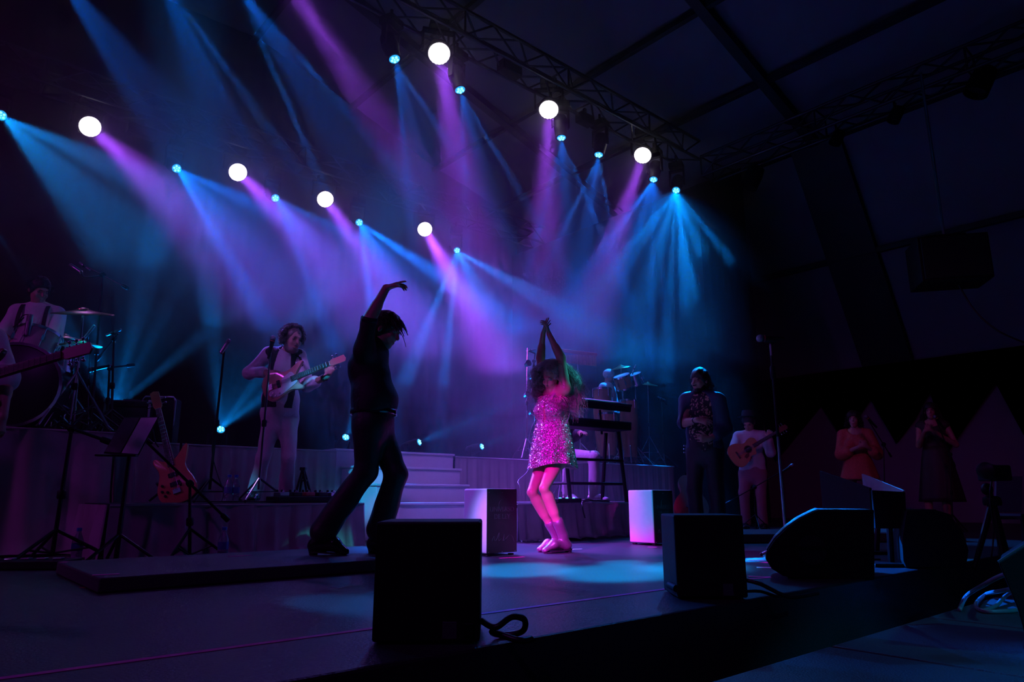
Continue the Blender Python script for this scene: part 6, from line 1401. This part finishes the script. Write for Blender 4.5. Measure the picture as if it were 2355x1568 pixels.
# hanging loudspeaker cluster and chain
hs_ = thing('hanging_loudspeaker', 'dark loudspeaker hanging from the side truss at right', 'speaker', onu(2180, 600, 10.6))
c = onu(2180, 605, 10.4)
MB().box(c, (.85, .55, .62), Matrix.Rotation(-.25, 3, 'Z')).build('cabinet', BLACKP, hs_, bevel=.01); MB().box(c + Vector((-.07, -.285, 0)), (.78, .02, .56), Matrix.Rotation(-.25, 3, 'Z')).build('grille', GRILLE, hs_)
MB().tube([c + Vector((0, 0, .31)), Vector((c.x, c.y, 6.45))], .02, 6).build('hoist_chain', STEEL, hs_, smooth=1)
MB().box(c + Vector((0, 0, .36)), (.5, .12, .08), Matrix.Rotation(-.25, 3, 'Z')).build('rigging_frame', BLACKM, hs_, bevel=.005)
cable('loose cables hanging below the dark hanging loudspeaker', [c + Vector((.1, 0, -.3)), c + Vector((.2, -.1, -.7)), c + Vector((.4, -.2, -1.0)), c + Vector((.7, -.3, -1.2))], .012)
# par cans under the side truss and mid truss
def parcan(label, p, d, s=1.0):
    p = Vector(p); t = thing('par_can', label, 'stage light', p, 0, 'unlit lamps under the trusses'); d = nrm(d)
    MB().lathe([(.05 * s, -.16 * s), (.09 * s, -.14 * s), (.105 * s, -.05 * s), (.11 * s, .12 * s), (.10 * s, .12 * s), (.095 * s, .0)], p, d, 20).build('can', BLACKP, t, smooth=1)
    MB().lathe([(.096 * s, .0), (.001, .02)], p + d * .06 * s, d, 20).build('lens', mat('dark_lens', (.05, .05, .06), .1), t, smooth=1)
    lat = d.cross(Vector((0, 0, 1))).normalized()
    MB().tube([p + lat * .12 * s, p + lat * .13 * s + Vector((0, 0, .14)), p - lat * .13 * s + Vector((0, 0, .14)), p - lat * .12 * s], .010, 6).build('yoke', BLACKM, t, smooth=1)
    MB().tube([p + Vector((0, 0, .14)), p + Vector((0, 0, .24))], .018, 8).build('clamp', BLACKM, t, smooth=1)
for i, (px, py, l) in enumerate(((1730, 410, 'unlit lamp under the side truss nearest the lit row'), (1925, 318, 'unlit lamp under the side truss at the drape top'), (2060, 265, 'unlit lamp in the middle of the side truss'), (2255, 190, 'unlit lamp under the side truss at far right'))):
    parcan(l, onu(px, py, 11.0), (-.5, .2, -1), 1.5 if i in (0, 3) else .9)
def floodbar(label, px, py, v, w):
    c = onv(px, py, v); t = thing('flood_lamp', label, 'stage light', c, ANG, 'unlit lamps under the trusses')
    lbox(t, (0, 0, 0), (w, .16, .16), 'housing', BLACKP, .01); lbox(t, (0, -.085, -.02), (w * .9, .01, .1), 'front_glass', mat('dark_lens', (.05, .05, .06), .1), 0); lbox(t, (0, 0, .13), (.05, .05, .14), 'clamp', BLACKM, .004)
floodbar('unlit flood lamp on the middle truss between two white discs', 1172, 160, VA, .38)
floodbar('unlit flood lamp on the rear truss right of the leftmost disc', 325, 303, VB, .42)
floodbar('unlit flood lamp on the middle truss right of the middle disc', 1345, 275, VA, .3)
# camera on tripod at right
tr = thing('tripod_rig', 'dark camera on a tripod near the right edge', 'tripod', bz(2285, 1300, 4.6, 0))
top = at(2282, 1155, 4.6)
for px, dy in ((2238, -.15), (2312, -.2), (2322, .3)):
    f = Vector((at(px, 1290, 4.6 + dy).x, 4.6 + dy, .0)); MB().tube([top, f + Vector((0, 0, .01))], [.022, .014], 8).build('leg', BLACKM, tr, smooth=1)
MB().lathe([(.05, -.02), (.055, 0), (.05, .03), (.03, .04)], top, (0, 0, 1), 16).build('collar', BLACKM, tr, smooth=1)
MB().ball(at(2270, 1125, 4.6), (.035, .035, .04), 14, 8).build('ball_head', BLACKM, tr, smooth=2)
MB().tube([top, at(2272, 1115, 4.6)], .016, 8).build('column', BLACKM, tr, smooth=1)
hd = MB().box(at(2286, 1088, 4.6), (.12, .17, .10)).build('camera_body', BLACKP, tr, bevel=.012)
MB().lathe([(.045, 0), (.05, .02), (.048, .12), (.053, .13), (.045, .135)], at(2283, 1086, 4.52), (-.6, -.5, .05), 20).build('camera_lens', BLACKM, tr, smooth=1)
cable('thin cable hanging from the camera on the tripod', [at(2290, 1080, 4.55), at(2280, 1110, 4.5), at(2277, 1150, 4.5), at(2285, 1220, 4.5), at(2280, 1280, 4.5)], .005)
# chair behind the tripod
chr_ = thing('folding_chair', 'dark folding chair lit blue at the right edge', 'chair', bz(2335, 1290, 5.4, 0))
def cp(px, py, dy=0): return at(px, py, 5.4 + dy)
MB().add([cp(2290, 1180), cp(2350, 1180), cp(2352, 1186, -.35), cp(2292, 1186, -.35)] + [q - Vector((0, 0, .025)) for q in (cp(2290, 1180), cp(2350, 1180), cp(2352, 1186, -.35), cp(2292, 1186, -.35))], [(0, 1, 2, 3), (7, 6, 5, 4), (0, 4, 5, 1), (1, 5, 6, 2), (2, 6, 7, 3), (3, 7, 4, 0)]).build('seat', mat('chair_fabric', (.10, .14, .16), .8), chr_, bevel=.004)
for px, dy in ((2292, 0), (2350, 0), (2294, -.35), (2352, -.35)):
    q = cp(px, 1182, dy); MB().tube([q, Vector((q.x, q.y + .03, .01))], .013, 8).build('leg', BLACKM, chr_, smooth=1)
MB().add([cp(2290, 1178, .02), cp(2350, 1178, .02), cp(2352, 1095, .1), cp(2292, 1095, .1)] + [q + Vector((0, .025, 0)) for q in (cp(2290, 1178, .02), cp(2350, 1178, .02), cp(2352, 1095, .1), cp(2292, 1095, .1))], [(0, 1, 2, 3), (7, 6, 5, 4), (0, 4, 5, 1), (1, 5, 6, 2), (2, 6, 7, 3), (3, 7, 4, 0)]).build('backrest', mat('chair_fabric', (.10, .14, .16), .8), chr_, bevel=.004)
# crumpled skirt cloth at the foot of the low riser
for (px, py, w_, l) in ((375, 1262, .45, 'crumpled end of skirt cloth on the floor below the sunburst bass'), (760, 1262, .3, 'fold of skirt cloth spilling on the floor behind the black boot')):
    c = onz(px, py, .0); c.y += .03; b = MB(); n = 14; vs = []
    for i in range(n + 1):
        for j in range(9):
            x = (i / n - .5) * w_; y = (j / 8 - .5) * .2; e = (1 - abs(2 * i / n - 1) ** 3) * (1 - abs(j / 4 - 1) ** 2)
            vs.append(c + Vector((x, y, .006 + e * (.035 + .03 * abs(math.sin(i * 1.3 + j * .6)) + .02 * math.sin(i * .7 - j)))))
    b.add(vs, [(i * 9 + j, (i + 1) * 9 + j, (i + 1) * 9 + j + 1, i * 9 + j + 1) for i in range(n) for j in range(8)]); tag(b.build('cloth', CLOTH, None, smooth=2, solid=.004, sub=1), l, 'cloth', 'loose cloth on the floor')
